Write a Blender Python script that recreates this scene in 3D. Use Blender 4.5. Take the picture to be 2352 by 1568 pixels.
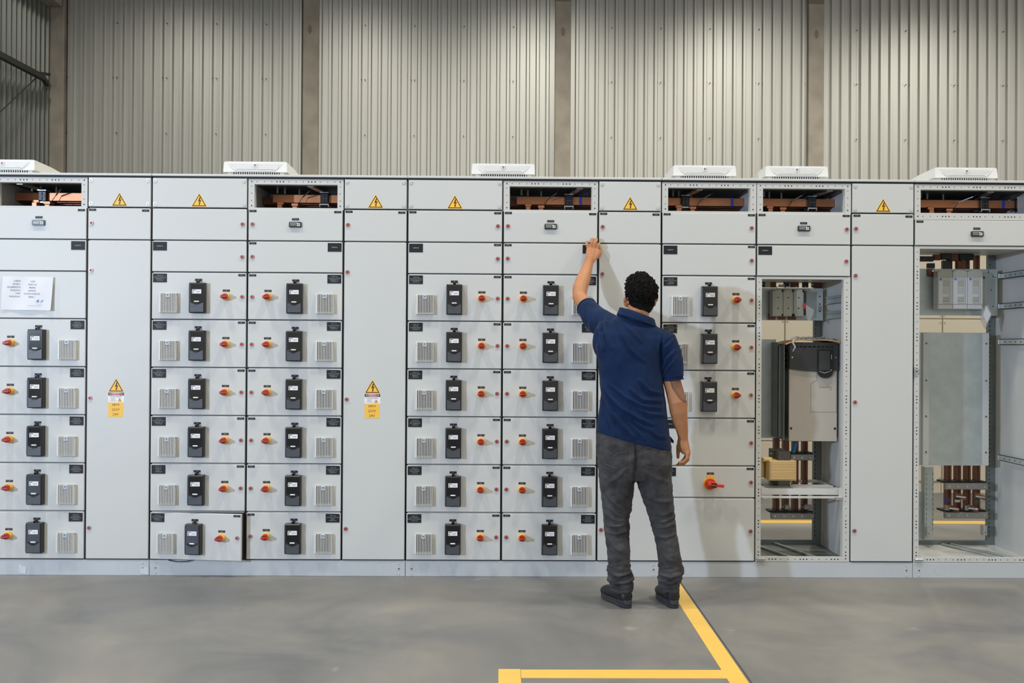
import bpy, bmesh, math, random
import numpy as np
from mathutils import Vector, Matrix, noise
from mathutils.bvhtree import BVHTree

for o in list(bpy.data.objects): bpy.data.objects.remove(o)
SC = bpy.context.scene
COL = SC.collection
rnd = random.Random(7)
PI = math.pi

# ------------------------------------------------------------------ camera
cam_d = bpy.data.cameras.new('camera'); cam = bpy.data.objects.new('camera', cam_d); COL.objects.link(cam)
SC.camera = cam
cam_d.sensor_width = 36; cam_d.lens = 2376.5/2352*36; cam_d.clip_end = 200
YAW, PITCH, ROLL = .0126, .00508, .00618
F = Vector((math.sin(YAW)*math.cos(PITCH), math.cos(YAW)*math.cos(PITCH), math.sin(PITCH)))
R0 = Vector((math.cos(YAW), -math.sin(YAW), 0)); U0 = R0.cross(F)
R1 = math.cos(ROLL)*R0 + math.sin(ROLL)*U0; U1 = -math.sin(ROLL)*R0 + math.cos(ROLL)*U0
cam.matrix_world = Matrix(((R1.x, U1.x, -F.x, .5793), (R1.y, U1.y, -F.y, -6.5), (R1.z, U1.z, -F.z, 1.44345), (0, 0, 0, 1)))

# ------------------------------------------------------------------ world, lights, exposure
SC.view_settings.view_transform = 'Standard'; SC.view_settings.look = 'None'
SC.view_settings.exposure = 0.0; SC.view_settings.gamma = 1.0; SC.view_settings.use_curve_mapping = False
W = bpy.data.worlds.new('world'); SC.world = W; W.use_nodes = True
W.node_tree.nodes['Background'].inputs[0].default_value = (1.0, .96, .90, 1)
W.node_tree.nodes['Background'].inputs[1].default_value = .80

def area(name, loc, target, size, power, colr, shape='DISK', spread=PI):
    d = bpy.data.lights.new(name, 'AREA'); d.shape = shape; d.size = size; d.energy = power; d.color = colr; d.spread = spread
    o = bpy.data.objects.new(name, d); COL.objects.link(o); o.location = loc
    o.rotation_euler = (Vector(target)-Vector(loc)).to_track_quat('-Z', 'Y').to_euler(); return o
def spot(name, loc, power, colr, ang, blend, r=.25):
    d = bpy.data.lights.new(name, 'SPOT'); d.energy = power; d.color = colr; d.spot_size = ang; d.spot_blend = blend; d.shadow_soft_size = r
    o = bpy.data.objects.new(name, d); COL.objects.link(o); o.location = loc; return o
WARM = (1.0, .94, .81); COOL = (.62, .76, 1.0)
area('floodlight', (-6.2, -8.1, 2.4), (6.0, -.5, 1.3), .26, 540, COOL)
for X in (-7.5, -2.6, 2.3, 7.2):
    for Y, e in ((-7.4, 6), (-2.4, 245)):
        area('high_bay_lamp', (X, Y, 8.6), (X, Y, 0), .7, e, WARM)
for X, e in ((-6.6, 380), (-2.7, 440), (1.5, 720), (5.9, 760), (10.4, 760)):
    spot('high_bay_lamp', (X, 9.2, 9.5), e*1.30, (1.0, .97, .89), math.radians(138), .75).rotation_euler = (math.radians(9), 0, 0)
for X in (-2.6, 2.6, 7.5):
    spot('high_bay_lamp', (X, 1.9, 9.4), 330, WARM, math.radians(124), .3)

# ------------------------------------------------------------------ materials
def lin(c):
    return tuple(((x/255)/12.92 if x/255 <= .04045 else ((x/255+.055)/1.055)**2.4) for x in c)
def mat(name, rgb, rough=.5, metal=0.0, noise_amt=0, nscale=5.0, bump=0, bscale=60, spec=.5, stretch=None, detail=4, rvar=0, coat=0):
    m = bpy.data.materials.new(name); m.use_nodes = True; nt = m.node_tree; b = nt.nodes['Principled BSDF']
    c = lin(rgb)
    b.inputs['Base Color'].default_value = (*c, 1); b.inputs['Roughness'].default_value = rough; b.inputs['Metallic'].default_value = metal
    b.inputs['Specular IOR Level'].default_value = spec; b.inputs['Coat Weight'].default_value = coat
    if noise_amt or bump or rvar:
        tc = nt.nodes.new('ShaderNodeTexCoord'); mp = nt.nodes.new('ShaderNodeMapping'); nt.links.new(tc.outputs['Object'], mp.inputs[0])
        if stretch: mp.inputs['Scale'].default_value = stretch
        n = nt.nodes.new('ShaderNodeTexNoise'); n.inputs['Scale'].default_value = nscale; n.inputs['Detail'].default_value = detail
        nt.links.new(mp.outputs[0], n.inputs[0])
        if noise_amt:
            r = nt.nodes.new('ShaderNodeValToRGB'); r.color_ramp.elements[0].position = .3; r.color_ramp.elements[1].position = .7
            r.color_ramp.elements[0].color = (*[x*(1-noise_amt) for x in c], 1); r.color_ramp.elements[1].color = (*[min(1, x*(1+noise_amt)) for x in c], 1)
            nt.links.new(n.outputs[0], r.inputs[0]); nt.links.new(r.outputs[0], b.inputs['Base Color'])
        if rvar:
            mr = nt.nodes.new('ShaderNodeMapRange'); mr.inputs[3].default_value = max(0, rough-rvar); mr.inputs[4].default_value = min(1, rough+rvar)
            nt.links.new(n.outputs[0], mr.inputs[0]); nt.links.new(mr.outputs[0], b.inputs['Roughness'])
        if bump:
            n2 = nt.nodes.new('ShaderNodeTexNoise'); n2.inputs['Scale'].default_value = bscale; n2.inputs['Detail'].default_value = 3
            nt.links.new(mp.outputs[0], n2.inputs[0])
            bp = nt.nodes.new('ShaderNodeBump'); bp.inputs['Strength'].default_value = bump; bp.inputs['Distance'].default_value = .002
            nt.links.new(n2.outputs[0], bp.inputs['Height']); nt.links.new(bp.outputs[0], b.inputs['Normal'])
    return m

M = {}
M['paint'] = mat('grey_powder_paint', (203, 205, 202), .42, 0, .012, 3, .06, 500)
M['frame'] = mat('frame_paint', (200, 201, 197), .45, 0, .015, 4)
M['plinth'] = mat('plinth_paint', (190, 196, 200), .4, 0, .02, 4)
M['gasket'] = mat('black_gasket', (26, 28, 32), .6)
M['hole'] = mat('dark_hole', (18, 18, 18), .9)
M['fan'] = mat('white_plastic', (226, 227, 225), .4)
M['vent'] = mat('light_plastic', (212, 212, 208), .4)
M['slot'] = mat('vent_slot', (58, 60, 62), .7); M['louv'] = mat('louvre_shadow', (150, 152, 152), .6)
M['black'] = mat('black_plastic', (27, 29, 34), .36, 0, 0, 5, .05, 300)
M['window'] = mat('dark_window', (14, 17, 19), .12)
M['darkgrey'] = mat('dark_grey_plastic', (70, 74, 80), .4)
M['white'] = mat('white_print', (235, 236, 236), .5)
M['plate'] = mat('black_plate', (30, 32, 35), .5, spec=.3)
M['ink'] = mat('white_engraving', (190, 192, 192), .5)
M['red'] = mat('red_plastic', (205, 52, 28), .38)
M['lockred'] = mat('lock_red', (196, 50, 38), .4)
M['yellow'] = mat('yellow_plastic', (236, 186, 70), .4)
M['steel'] = mat('zinc_steel', (190, 194, 196), .28, .9, .05, 30)
M['ring'] = mat('lock_ring', (150, 150, 150), .35, .5)
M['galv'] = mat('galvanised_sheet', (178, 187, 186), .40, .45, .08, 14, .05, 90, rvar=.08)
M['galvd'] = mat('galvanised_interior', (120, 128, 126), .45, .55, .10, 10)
M['inner'] = mat('interior_wall', (196, 198, 196), .45, .05, .03, 5)
M['copper'] = mat('copper', (192, 132, 98), .42, .85, .12, 16, .1, 40, rvar=.1)
M['copperd'] = mat('aged_copper', (112, 72, 54), .42, .6, .12, 20)
M['bluetape'] = mat('blue_tape', (38, 66, 170), .5)
M['bluestrap'] = mat('blue_strap', (36, 120, 176), .6)
M['greentape'] = mat('green_tape', (40, 90, 50), .5)
M['signyel'] = mat('sign_yellow', (250, 196, 70), .5)
M['signblk'] = mat('sign_black', (34, 24, 12), .5)
M['signred'] = mat('sign_red', (216, 50, 50), .5)
M['darkred'] = mat('dark_red_print', (150, 40, 44), .5); M['stain'] = mat('concrete_stain', (122, 114, 102), .9); M['signbrn'] = mat('sign_brown', (96, 56, 14), .5)
M['paper'] = mat('paper', (232, 234, 238), .7, 0, .01, 6)
M['inkblue'] = mat('ink_blue', (52, 60, 92), .6)
M['inkpale'] = mat('ink_pale_blue', (92, 98, 128), .6); M['logoblue'] = mat('logo_blue', (52, 92, 178), .5)
M['logolight'] = mat('logo_light_blue', (130, 176, 218), .5)
M['logopink'] = mat('logo_pink', (200, 60, 110), .5)
M['lcd'] = mat('lcd', (120, 124, 110), .3)
M['modgrey'] = mat('module_grey', (170, 172, 160), .45)
M['modlight'] = mat('module_light', (200, 203, 204), .4)
M['drive'] = mat('drive_cover', (186, 180, 168), .45, 0, .01, 6)
M['drivedark'] = mat('drive_dark', (52, 54, 53), .45)
M['card'] = mat('cardboard', (186, 150, 108), .8)
M['winding'] = mat('winding_paper', (226, 196, 138), .6, 0, .05, 20, stretch=(1, 1, 12))
M['winding2'] = mat('winding_edge', (212, 178, 122), .6); M['core'] = mat('core_steel', (90, 88, 84), .5, .5, .06, 40)
M['steelbar'] = mat('support_bar', (150, 147, 142), .38, .7, .05, 15)
M['rearpanel'] = mat('rear_panel_cream', (206, 198, 180), .5, 0, .01, 4)
M['conc'] = mat('concrete_pillar', (150, 142, 128), .88, 0, .20, 2.2, .5, 30, detail=8)
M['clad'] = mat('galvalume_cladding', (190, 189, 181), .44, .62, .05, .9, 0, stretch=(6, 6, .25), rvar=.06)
M['cladl'] = mat('shaded_side_cladding', (122, 125, 120), .42, .7, .05, .9, 0, stretch=(6, 6, .25))  # cladding darkened: the side wall's weaker light is put into the colour
M['roofm'] = mat('roof_sheet', (90, 90, 88), .6, .2, .05, 1)
M['steeld'] = mat('dark_steel', (62, 62, 58), .6, .3)
M['tape'] = mat('floor_yellow', (240, 196, 92), .45, 0, .05, 5, detail=6)
M['joint'] = mat('floor_joint', (74, 74, 74), .9)
M['tapeclear'] = mat('clear_tape', (206, 212, 216), .25)
M['ruler'] = mat('shoe_upper', (26, 28, 30), .5, 0, .15, 30, .3, 120)
M['sole'] = mat('shoe_sole', (50, 53, 57), .6, 0, .08, 40, .2, 150)
M['hair'] = mat('hair', (24, 22, 20), .75, 0, .3, 60, spec=.15)
M['stitch'] = mat('jean_stitch', (98, 94, 90), .8)

def bag_mat():
    m = mat('clear_bag', (205, 205, 200), .15); b = m.node_tree.nodes['Principled BSDF']
    b.inputs['Alpha'].default_value = .42; return m
M['bag'] = bag_mat()

def cloth(name, rgb, rgb2, wscale=500, nsc=9, rough=.85):
    m = bpy.data.materials.new(name); m.use_nodes = True; nt = m.node_tree; b = nt.nodes['Principled BSDF']
    tc = nt.nodes.new('ShaderNodeTexCoord'); n = nt.nodes.new('ShaderNodeTexNoise'); n.inputs['Scale'].default_value = nsc; n.inputs['Detail'].default_value = 8
    nt.links.new(tc.outputs['Object'], n.inputs[0])
    r = nt.nodes.new('ShaderNodeValToRGB'); r.color_ramp.elements[0].position = .35; r.color_ramp.elements[1].position = .68
    r.color_ramp.elements[0].color = (*lin(rgb), 1); r.color_ramp.elements[1].color = (*lin(rgb2), 1)
    nt.links.new(n.outputs[0], r.inputs[0]); nt.links.new(r.outputs[0], b.inputs['Base Color'])
    n2 = nt.nodes.new('ShaderNodeTexNoise'); n2.inputs['Scale'].default_value = wscale; nt.links.new(tc.outputs['Object'], n2.inputs[0])
    bp = nt.nodes.new('ShaderNodeBump'); bp.inputs['Strength'].default_value = .35; bp.inputs['Distance'].default_value = .001
    nt.links.new(n2.outputs[0], bp.inputs['Height']); nt.links.new(bp.outputs[0], b.inputs['Normal'])
    b.inputs['Roughness'].default_value = rough; b.inputs['Specular IOR Level'].default_value = .1
    b.inputs['Sheen Weight'].default_value = .05
    return m
M['shirt'] = cloth('navy_pique', (18, 34, 64), (25, 45, 80))
M['jeans'] = cloth('charcoal_denim', (54, 54, 56), (78, 78, 80), 700, 14)
def skin_mat():
    m = mat('skin', (180, 124, 84), .55, 0, .06, 22, .15, 220); nt = m.node_tree; b = nt.nodes['Principled BSDF']
    b.inputs['Subsurface Weight'].default_value = .08; b.inputs['Subsurface Radius'].default_value = (.01, .004, .002)
    src = b.inputs['Base Color'].links[0].from_socket
    at = nt.nodes.new('ShaderNodeAttribute'); at.attribute_name = 'tattoo'
    mx = nt.nodes.new('ShaderNodeMix'); mx.data_type = 'RGBA'
    nt.links.new(at.outputs['Fac'], mx.inputs['Factor']); nt.links.new(src, mx.inputs['A']); mx.inputs['B'].default_value = (*lin((74, 56, 46)), 1)
    nt.links.new(mx.outputs['Result'], b.inputs['Base Color']); return m
M['skin'] = skin_mat()

def floor_mat():
    m = bpy.data.materials.new('concrete_floor'); m.use_nodes = True; nt = m.node_tree; b = nt.nodes['Principled BSDF']; L = nt.links.new
    tc = nt.nodes.new('ShaderNodeTexCoord')
    def nz(scale, sc, detail=6, rough=.55, dist=0):
        mp = nt.nodes.new('ShaderNodeMapping'); mp.inputs['Scale'].default_value = sc; L(tc.outputs['Object'], mp.inputs[0])
        n = nt.nodes.new('ShaderNodeTexNoise'); n.inputs['Scale'].default_value = scale; n.inputs['Detail'].default_value = detail
        n.inputs['Roughness'].default_value = rough; n.inputs['Distortion'].default_value = dist; L(mp.outputs[0], n.inputs[0]); return n
    a = nz(1.1, (1, 1, 1), 9, .6, .6); r = nt.nodes.new('ShaderNodeValToRGB')
    r.color_ramp.elements[0].position = .33; r.color_ramp.elements[0].color = (*lin((106, 108, 111)), 1)
    r.color_ramp.elements[1].position = .68; r.color_ramp.elements[1].color = (*lin((141, 138, 132)), 1)
    L(a.outputs[0], r.inputs[0])
    s = nz(1.6, (1, .6, 1), 6, .6, .4); r2 = nt.nodes.new('ShaderNodeValToRGB')
    r2.color_ramp.elements[0].position = .30; r2.color_ramp.elements[0].color = (.86, .86, .87, 1)
    r2.color_ramp.elements[1].position = .46; r2.color_ramp.elements[1].color = (1, 1, 1, 1); L(s.outputs[0], r2.inputs[0])
    mx = nt.nodes.new('ShaderNodeMix'); mx.data_type = 'RGBA'; mx.blend_type = 'MULTIPLY'; mx.inputs['Factor'].default_value = .8
    L(r.outputs[0], mx.inputs['A']); L(r2.outputs[0], mx.inputs['B'])
    w = nz(3.1, (1, 1, 1), 3, .5, .3); r3 = nt.nodes.new('ShaderNodeValToRGB')
    r3.color_ramp.elements[0].position = .70; r3.color_ramp.elements[0].color = (0, 0, 0, 1)
    r3.color_ramp.elements[1].position = .76; r3.color_ramp.elements[1].color = (.5, .5, .5, 1); L(w.outputs[0], r3.inputs[0])
    m2 = nt.nodes.new('ShaderNodeMix'); m2.data_type = 'RGBA'; L(r3.outputs[0], m2.inputs['Factor']); L(mx.outputs['Result'], m2.inputs['A'])
    m2.inputs['B'].default_value = (*lin((176, 170, 158)), 1)
    L(m2.outputs['Result'], b.inputs['Base Color'])
    b.inputs['Roughness'].default_value = .5
    mr = nt.nodes.new('ShaderNodeMapRange'); mr.inputs[3].default_value = .36; mr.inputs[4].default_value = .62; L(a.outputs[0], mr.inputs[0]); L(mr.outputs[0], b.inputs['Roughness'])
    return m
M['floor'] = floor_mat()

# ------------------------------------------------------------------ mesh builder
class MB:
    def __init__(s): s.v = []; s.f = []; s.m = []; s.mats = []
    def mi(s, k):
        if k not in s.mats: s.mats.append(k)
        return s.mats.index(k)
    def add(s, vs, fs, k):
        n = len(s.v); s.v.extend(vs); i = s.mi(k)
        for f in fs: s.f.append(tuple(n+q for q in f)); s.m.append(i)
    def box(s, x0, x1, y0, y1, z0, z1, k):
        vs = [(x, y, z) for x in (x0, x1) for y in (y0, y1) for z in (z0, z1)]
        s.add(vs, [(0, 1, 3, 2), (4, 6, 7, 5), (0, 4, 5, 1), (2, 3, 7, 6), (0, 2, 6, 4), (1, 5, 7, 3)], k); return s
    def cbox(s, x0, x1, y0, y1, z0, z1, c, k, cy=None):
        # box whose front (y0) face has a chamfered rim
        cy = c if cy is None else cy
        vs = [(x0+c, y0, z0+c), (x1-c, y0, z0+c), (x1-c, y0, z1-c), (x0+c, y0, z1-c),
              (x0, y0+cy, z0), (x1, y0+cy, z0), (x1, y0+cy, z1), (x0, y0+cy, z1),
              (x0, y1, z0), (x1, y1, z0), (x1, y1, z1), (x0, y1, z1)]
        fs = [(0, 1, 2, 3)]
        for a in (0, 4):
            for i in range(4):
                j = (i+1) % 4; fs.append((a+4+i, a+4+j, a+j, a+i))
        fs.append((11, 10, 9, 8)); s.add(vs, fs, k); return s
    def prism(s, poly, y0, y1, k):
        # polygon in the XZ plane (counter-clockwise seen from the front, i.e. from -Y)
        n = len(poly); vs = [(x, y0, z) for x, z in poly]+[(x, y1, z) for x, z in poly]
        fs = [tuple(range(n)), tuple(range(2*n-1, n-1, -1))]+[(i, i+n, (i+1) % n+n, (i+1) % n) for i in range(n)]
        s.add(vs, fs, k); return s
    def cone(s, p0, p1, r0, r1, k, n=16, caps=(1, 1)):
        p0 = Vector(p0); p1 = Vector(p1); d = (p1-p0).normalized(); a = d.orthogonal().normalized(); b = d.cross(a)
        vs = []
        for p, r in ((p0, r0), (p1, r1)):
            for i in range(n):
                t = 2*PI*i/n; vs.append(tuple(p+a*r*math.cos(t)+b*r*math.sin(t)))
        fs = [(i, (i+1) % n, (i+1) % n+n, i+n) for i in range(n)]
        if caps[0]: fs.append(tuple(range(n-1, -1, -1)))
        if caps[1]: fs.append(tuple(range(n, 2*n)))
        s.add(vs, fs, k); return s
    def ring(s, p, axis, ro, ri, h, k, n=20):
        # flat ring (washer) standing h proud along axis
        p = Vector(p); d = Vector(axis).normalized(); a = d.orthogonal().normalized(); b = d.cross(a); vs = []
        for hh, r in ((0, ro), (h, ro), (h, ri), (0, ri)):
            for i in range(n):
                t = 2*PI*i/n; vs.append(tuple(p+d*hh+a*r*math.cos(t)+b*r*math.sin(t)))
        fs = []
        for q in range(3):
            for i in range(n): fs.append((q*n+i, q*n+(i+1) % n, (q+1)*n+(i+1) % n, (q+1)*n+i))
        s.add(vs, fs, k); return s
    def tube(s, pts, r, k, n=8, caps=True):
        pts = [Vector(p) for p in pts]; m = len(pts); rs = r if isinstance(r, (list, tuple)) else [r]*m
        up = None; vs = []
        for i, p in enumerate(pts):
            d = (pts[min(i+1, m-1)]-pts[max(i-1, 0)]).normalized()
            if up is None: up = d.orthogonal().normalized()
            a = (up-d*up.dot(d)).normalized(); b = d.cross(a); up = a
            for j in range(n):
                t = 2*PI*j/n; vs.append(tuple(p+a*rs[i]*math.cos(t)+b*rs[i]*math.sin(t)))
        fs = [(i*n+j, i*n+(j+1) % n, (i+1)*n+(j+1) % n, (i+1)*n+j) for i in range(m-1) for j in range(n)]
        if caps: fs += [tuple(range(n-1, -1, -1)), tuple(range((m-1)*n, m*n))]
        s.add(vs, fs, k); return s
    def bar(s, p0, p1, w, h, k):
        # rectangular bar between two points, w sideways, h upwards
        p0 = Vector(p0); p1 = Vector(p1); d = (p1-p0).normalized(); up = Vector((0, 0, 1)) if abs(d.z) < .9 else Vector((0, 1, 0))
        a = d.cross(up).normalized(); b = a.cross(d); vs = []
        for p in (p0, p1):
            for u, q in ((-1, -1), (1, -1), (1, 1), (-1, 1)): vs.append(tuple(p+a*u*w/2+b*q*h/2))
        s.add(vs, [(3, 2, 1, 0), (4, 5, 6, 7), (0, 1, 5, 4), (1, 2, 6, 5), (2, 3, 7, 6), (3, 0, 4, 7)], k); return s
    def loft(s, secs, k, n=20, sup=1.0):
        # secs: (center, halfvec_u, halfvec_v)
        vs = []
        for c, u, w in secs:
            c = Vector(c); u = Vector(u); w = Vector(w)
            for i in range(n):
                t = 2*PI*i/n; cc = math.cos(t); ss = math.sin(t)
                cc = math.copysign(abs(cc)**sup, cc); ss = math.copysign(abs(ss)**sup, ss)
                vs.append(tuple(c+u*cc+w*ss))
        m = len(secs)
        fs = [(i*n+j, i*n+(j+1) % n, (i+1)*n+(j+1) % n, (i+1)*n+j) for i in range(m-1) for j in range(n)]
        fs += [tuple(range(n-1, -1, -1)), tuple(range((m-1)*n, m*n))]
        s.add(vs, fs, k); return s
    def ball(s, c, r, k, rot=None, n=16, m=10):
        r = (r, r, r) if not isinstance(r, (tuple, list)) else r; c = Vector(c); vs = []; fs = []
        for i in range(m+1):
            th = PI*i/m
            for j in range(n):
                p = Vector((r[0]*math.sin(th)*math.cos(2*PI*j/n), r[1]*math.sin(th)*math.sin(2*PI*j/n), r[2]*math.cos(th)))
                if rot: p = rot @ p
                vs.append(tuple(c+p))
        for i in range(m):
            for j in range(n): fs.append((i*n+j, (i+1)*n+j, (i+1)*n+(j+1) % n, i*n+(j+1) % n))
        s.add(vs, fs, k); return s
    def text(s, txt, x, z, y, size, k, align='CENTER', wide=1.0, rot=0.0):
        vs, fs = text_geo(txt, align)
        cr, sr = math.cos(rot), math.sin(rot)
        s.add([(x+(a*cr-b*sr)*size*wide, y, z+(a*sr+b*cr)*size) for a, b in vs], fs, k); return s
    def mesh(s, name, smooth=False):
        me = bpy.data.meshes.new(name); me.from_pydata([tuple(v) for v in s.v], [], s.f)
        for k in s.mats: me.materials.append(M[k])
        me.polygons.foreach_set('material_index', s.m)
        if smooth:
            me.polygons.foreach_set('use_smooth', [True]*len(s.f))
        me.update()
        return me
_tc = {}
def text_geo(txt, align='CENTER'):
    key = (txt, align)
    if key in _tc: return _tc[key]
    c = bpy.data.curves.new('t', 'FONT'); c.body = txt; c.size = 1; c.resolution_u = 1; c.align_x = align; c.align_y = 'CENTER'
    o = bpy.data.objects.new('t', c); COL.objects.link(o)
    dg = bpy.context.evaluated_depsgraph_get(); me = o.evaluated_get(dg).to_mesh()
    vs = [(v.co.x, v.co.y) for v in me.vertices]; fs = [tuple(p.vertices) for p in me.polygons]
    bpy.data.objects.remove(o); bpy.data.curves.remove(c); _tc[key] = (vs, fs); return _tc[key]

def link(name, me, parent=None, loc=(0, 0, 0), rot=(0, 0, 0), smooth_angle=None):
    o = bpy.data.objects.new(name, me); COL.objects.link(o); o.parent = parent; o.location = loc; o.rotation_euler = rot; return o
def part(name, mb, parent, loc=(0, 0, 0), rot=(0, 0, 0), smooth=False, kind=None, label=None):
    o = link(name, mb.mesh(name, smooth), parent, loc, rot)
    if kind: o['kind'] = kind
    if label: o['label'] = label
    return o
def thing(name, label, cat, loc=(0, 0, 0), rot=(0, 0, 0), group=None, me=None):
    o = link(name, me, None, loc, rot); o['label'] = label; o['category'] = cat
    if group: o['group'] = group
    return o
def struct(name, mb, parent=None, loc=(0, 0, 0), rot=(0, 0, 0)):
    o = link(name, mb.mesh(name), parent, loc, rot)
    if parent is None: o['kind'] = 'structure'
    return o
def autosmooth(o, ang=40):
    me = o.data
    me.polygons.foreach_set('use_smooth', [True]*len(me.polygons))
    me.set_sharp_from_angle(angle=math.radians(ang))

# ------------------------------------------------------------------ the hall
fl = MB().box(-8.6, 16, -13, 14.3, -.25, 0, 'floor'); floor = struct('floor', fl)
# saw-cut joint beside the yellow line
j = MB(); a = Vector((1.79, 0.6)); d = Vector((1.706,-0.183))-Vector((1.678,-2.042)); d.normalize()
q = Vector((1.678,-2.042)); q0 = q-d*4.0; q1 = q+d*9
nrm = Vector((d.y, -d.x))*.004
j.add([(q0.x-nrm.x, q0.y-nrm.y, .0008), (q0.x+nrm.x, q0.y+nrm.y, .0008), (q1.x+nrm.x, q1.y+nrm.y, .0008), (q1.x-nrm.x, q1.y-nrm.y, .0008)], [(0, 1, 2, 3)], 'joint')
part('floor_joint', j, floor)
ce = MB().box(-8.7, 16, -13, 14.5, 11.0, 11.1, 'roofm'); ceil = struct('ceiling', ce)

def sheet_mesh(name, width, z0, z1, k, depth=.062, pitch=.196):
    # one trapezoidal cladding sheet: pans with raised ribs
    prof = []; x = 0.0
    while x < width-1e-6:
        prof += [(x, 0), (x+.052, 0), (x+.072, -depth), (x+.118, -depth), (x+.138, 0)]; x += pitch
    prof.append((width+.004, 0))
    m = MB(); n = len(prof); rw = [z0, z1]
    vs = [(px, py, z) for z in rw for px, py in prof]+[(px, py+.002, z) for z in rw for px, py in prof]
    fs = [(i, i+1, n+i+1, n+i) for i in range(n-1)]+[(2*n+i+1, 2*n+i, 3*n+i, 3*n+i+1) for i in range(n-1)]
    m.add(vs, fs, k); return m.mesh(name)
wb = struct('wall_back', MB().box(-8.39, 16, 14.15, 14.3, 0, 11, 'steeld'))
sh_me = sheet_mesh('cladding_sheet', .98, 0.0, 11.0, 'clad')
x = -7.99; sheets = []
while x < 14.5:
    link('cladding_sheet', sh_me, wb, (x, 14.06+(.004 if len(sheets) % 2 else 0), 0)); sheets.append(x); x += .98
scr = MB()
for sx in sheets:
    for z in (7.80, 6.72, 5.62):
        for dx in ((.0,) if z != 6.72 else (-.07, 0, .07, .49)):
            scr.cone((sx+dx, 14.06, z), (sx+dx, 14.004, z), .008, .007, 'steeld', 8)
part('screw', scr, wb, kind='stuff')
wl = struct('wall_left', MB().box(-8.6, -8.39, -13, 14.3, 0, 11, 'steeld'))
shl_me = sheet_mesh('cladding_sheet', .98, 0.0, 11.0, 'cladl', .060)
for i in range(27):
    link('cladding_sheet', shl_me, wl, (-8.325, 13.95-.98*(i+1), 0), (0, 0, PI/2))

# concrete pillars
plab = ['grey concrete pillar in the left corner beside the dark corrugated side wall',
        'grey concrete pillar rising behind the fan of the second cabinet section, left of centre',
        'grey concrete pillar with a small oval stain, rising above the raised hand of the man',
        'grey concrete pillar with a dark oval stain, rising behind the right-hand cabinets']
pil = MB().cbox(-.155, .155, 0, .25, 0, 11, .012, 'conc')
pil_me = pil.mesh('concrete_pillar')
for i, X in enumerate((-8.17, -3.17, 1.81, 6.845)):
    o = thing('concrete_pillar', plab[i], 'pillar', (X, 13.93, 0), (0, 0, 0), 'concrete pillars of the rear wall', pil_me)
    if i:
        st = MB().prism([(.045*math.cos(t*PI/8)*(.9+.1*math.sin(3*t)), .09*math.sin(t*PI/8)) for t in range(16)], -.002, .01, 'steeld')
        st.mats = ['stain']; part('stain', st, o, (-.02 if i == 1 else 0, 0, 7.68))
        part('cap_block', MB().box(-.15, .15, -.01, .1, 8.28, 8.6, 'stain'), o, (0, .008, 0))
bm_ = MB().box(-.2, .2, -6, 6, 0, .5, 'conc')
o = thing('concrete_beam', 'concrete beam end meeting the corner pillar high at the top left', 'beam', (-8.2, 7.8, 8.04), (0, 0, 0), None, bm_.mesh('concrete_beam'))

br = MB(); br.bar((-8.035,10.5,6.379), (-8.123,13.25,6.502), .10, .10, 'steeld'); br.bar((-8.123,13.25,6.502), (-8.184,13.6,6.458), .08, .08, 'steeld')
thing('steel_brace', 'dark diagonal steel brace crossing the side wall at the upper left', 'brace', me=br.mesh('steel_brace'))
br = MB().bar((-8.129,13.15,6.559), (-8.196,13.7,6.678), .05, .05, 'steeld')
thing('steel_strut', 'short horizontal steel strut fixing the diagonal brace to the corner pillar', 'strut', me=br.mesh('steel_strut'))
br = MB().tube([(-8.127,13,6.437), (-8.03,10.8,5.017)], .012, 'steeld', 6)
thing('tie_rod', 'thin tie rod running down left from the diagonal steel brace', 'rod', me=br.mesh('tie_rod'))

# yellow floor lines
def flat(pts, z=.002):
    m = MB(); n = len(pts)
    m.add([(x, y, 0) for x, y in pts]+[(x, y, z) for x, y in pts], [tuple(range(n, 2*n))]+[(i, (i+1) % n, (i+1) % n+n, i+n) for i in range(n)], 'tape'); return m
e0, e1 = Vector((1.603,-0.735)), Vector((1.696,-0.2063)); k0, k1 = Vector((1.583,-2.043)), Vector((1.666,-2.042))
d0 = (k0-e0).normalized(); d1 = (k1-e1).normalized(); f0 = k0+d0*3.2; f1 = k1+d1*3.2; e0 = e0-d0*.62; e1 = e1-d1*.12
thing('floor_line', 'long yellow line painted on the floor running from the man\'s right shoe to the lower edge', 'floor line', me=flat([tuple(f0), tuple(f1), tuple(e1), tuple(e0)]).mesh('floor_line'))
thing('floor_line', 'yellow crosswise line on the floor at the bottom edge, joining the long diagonal line', 'floor line', me=flat([(.686, -1.985), (1.602, -1.985), (1.598, -1.868), (.686, -1.868)], .0017).mesh('floor_line'))
thing('floor_line', 'short stub of yellow line at the bottom edge, left end of the crosswise line', 'floor line', me=flat([(.583, -4.6), (.684, -4.6), (.684, -1.862), (.586, -1.862)], .0018).mesh('floor_line'))
thing('floor_line', 'yellow line on the floor behind the cabinets, seen through the open bays', 'floor line', me=flat([(-4, 2.03), (9, 2.03), (9, 2.17), (-4, 2.17)]).mesh('floor_line'))

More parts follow.
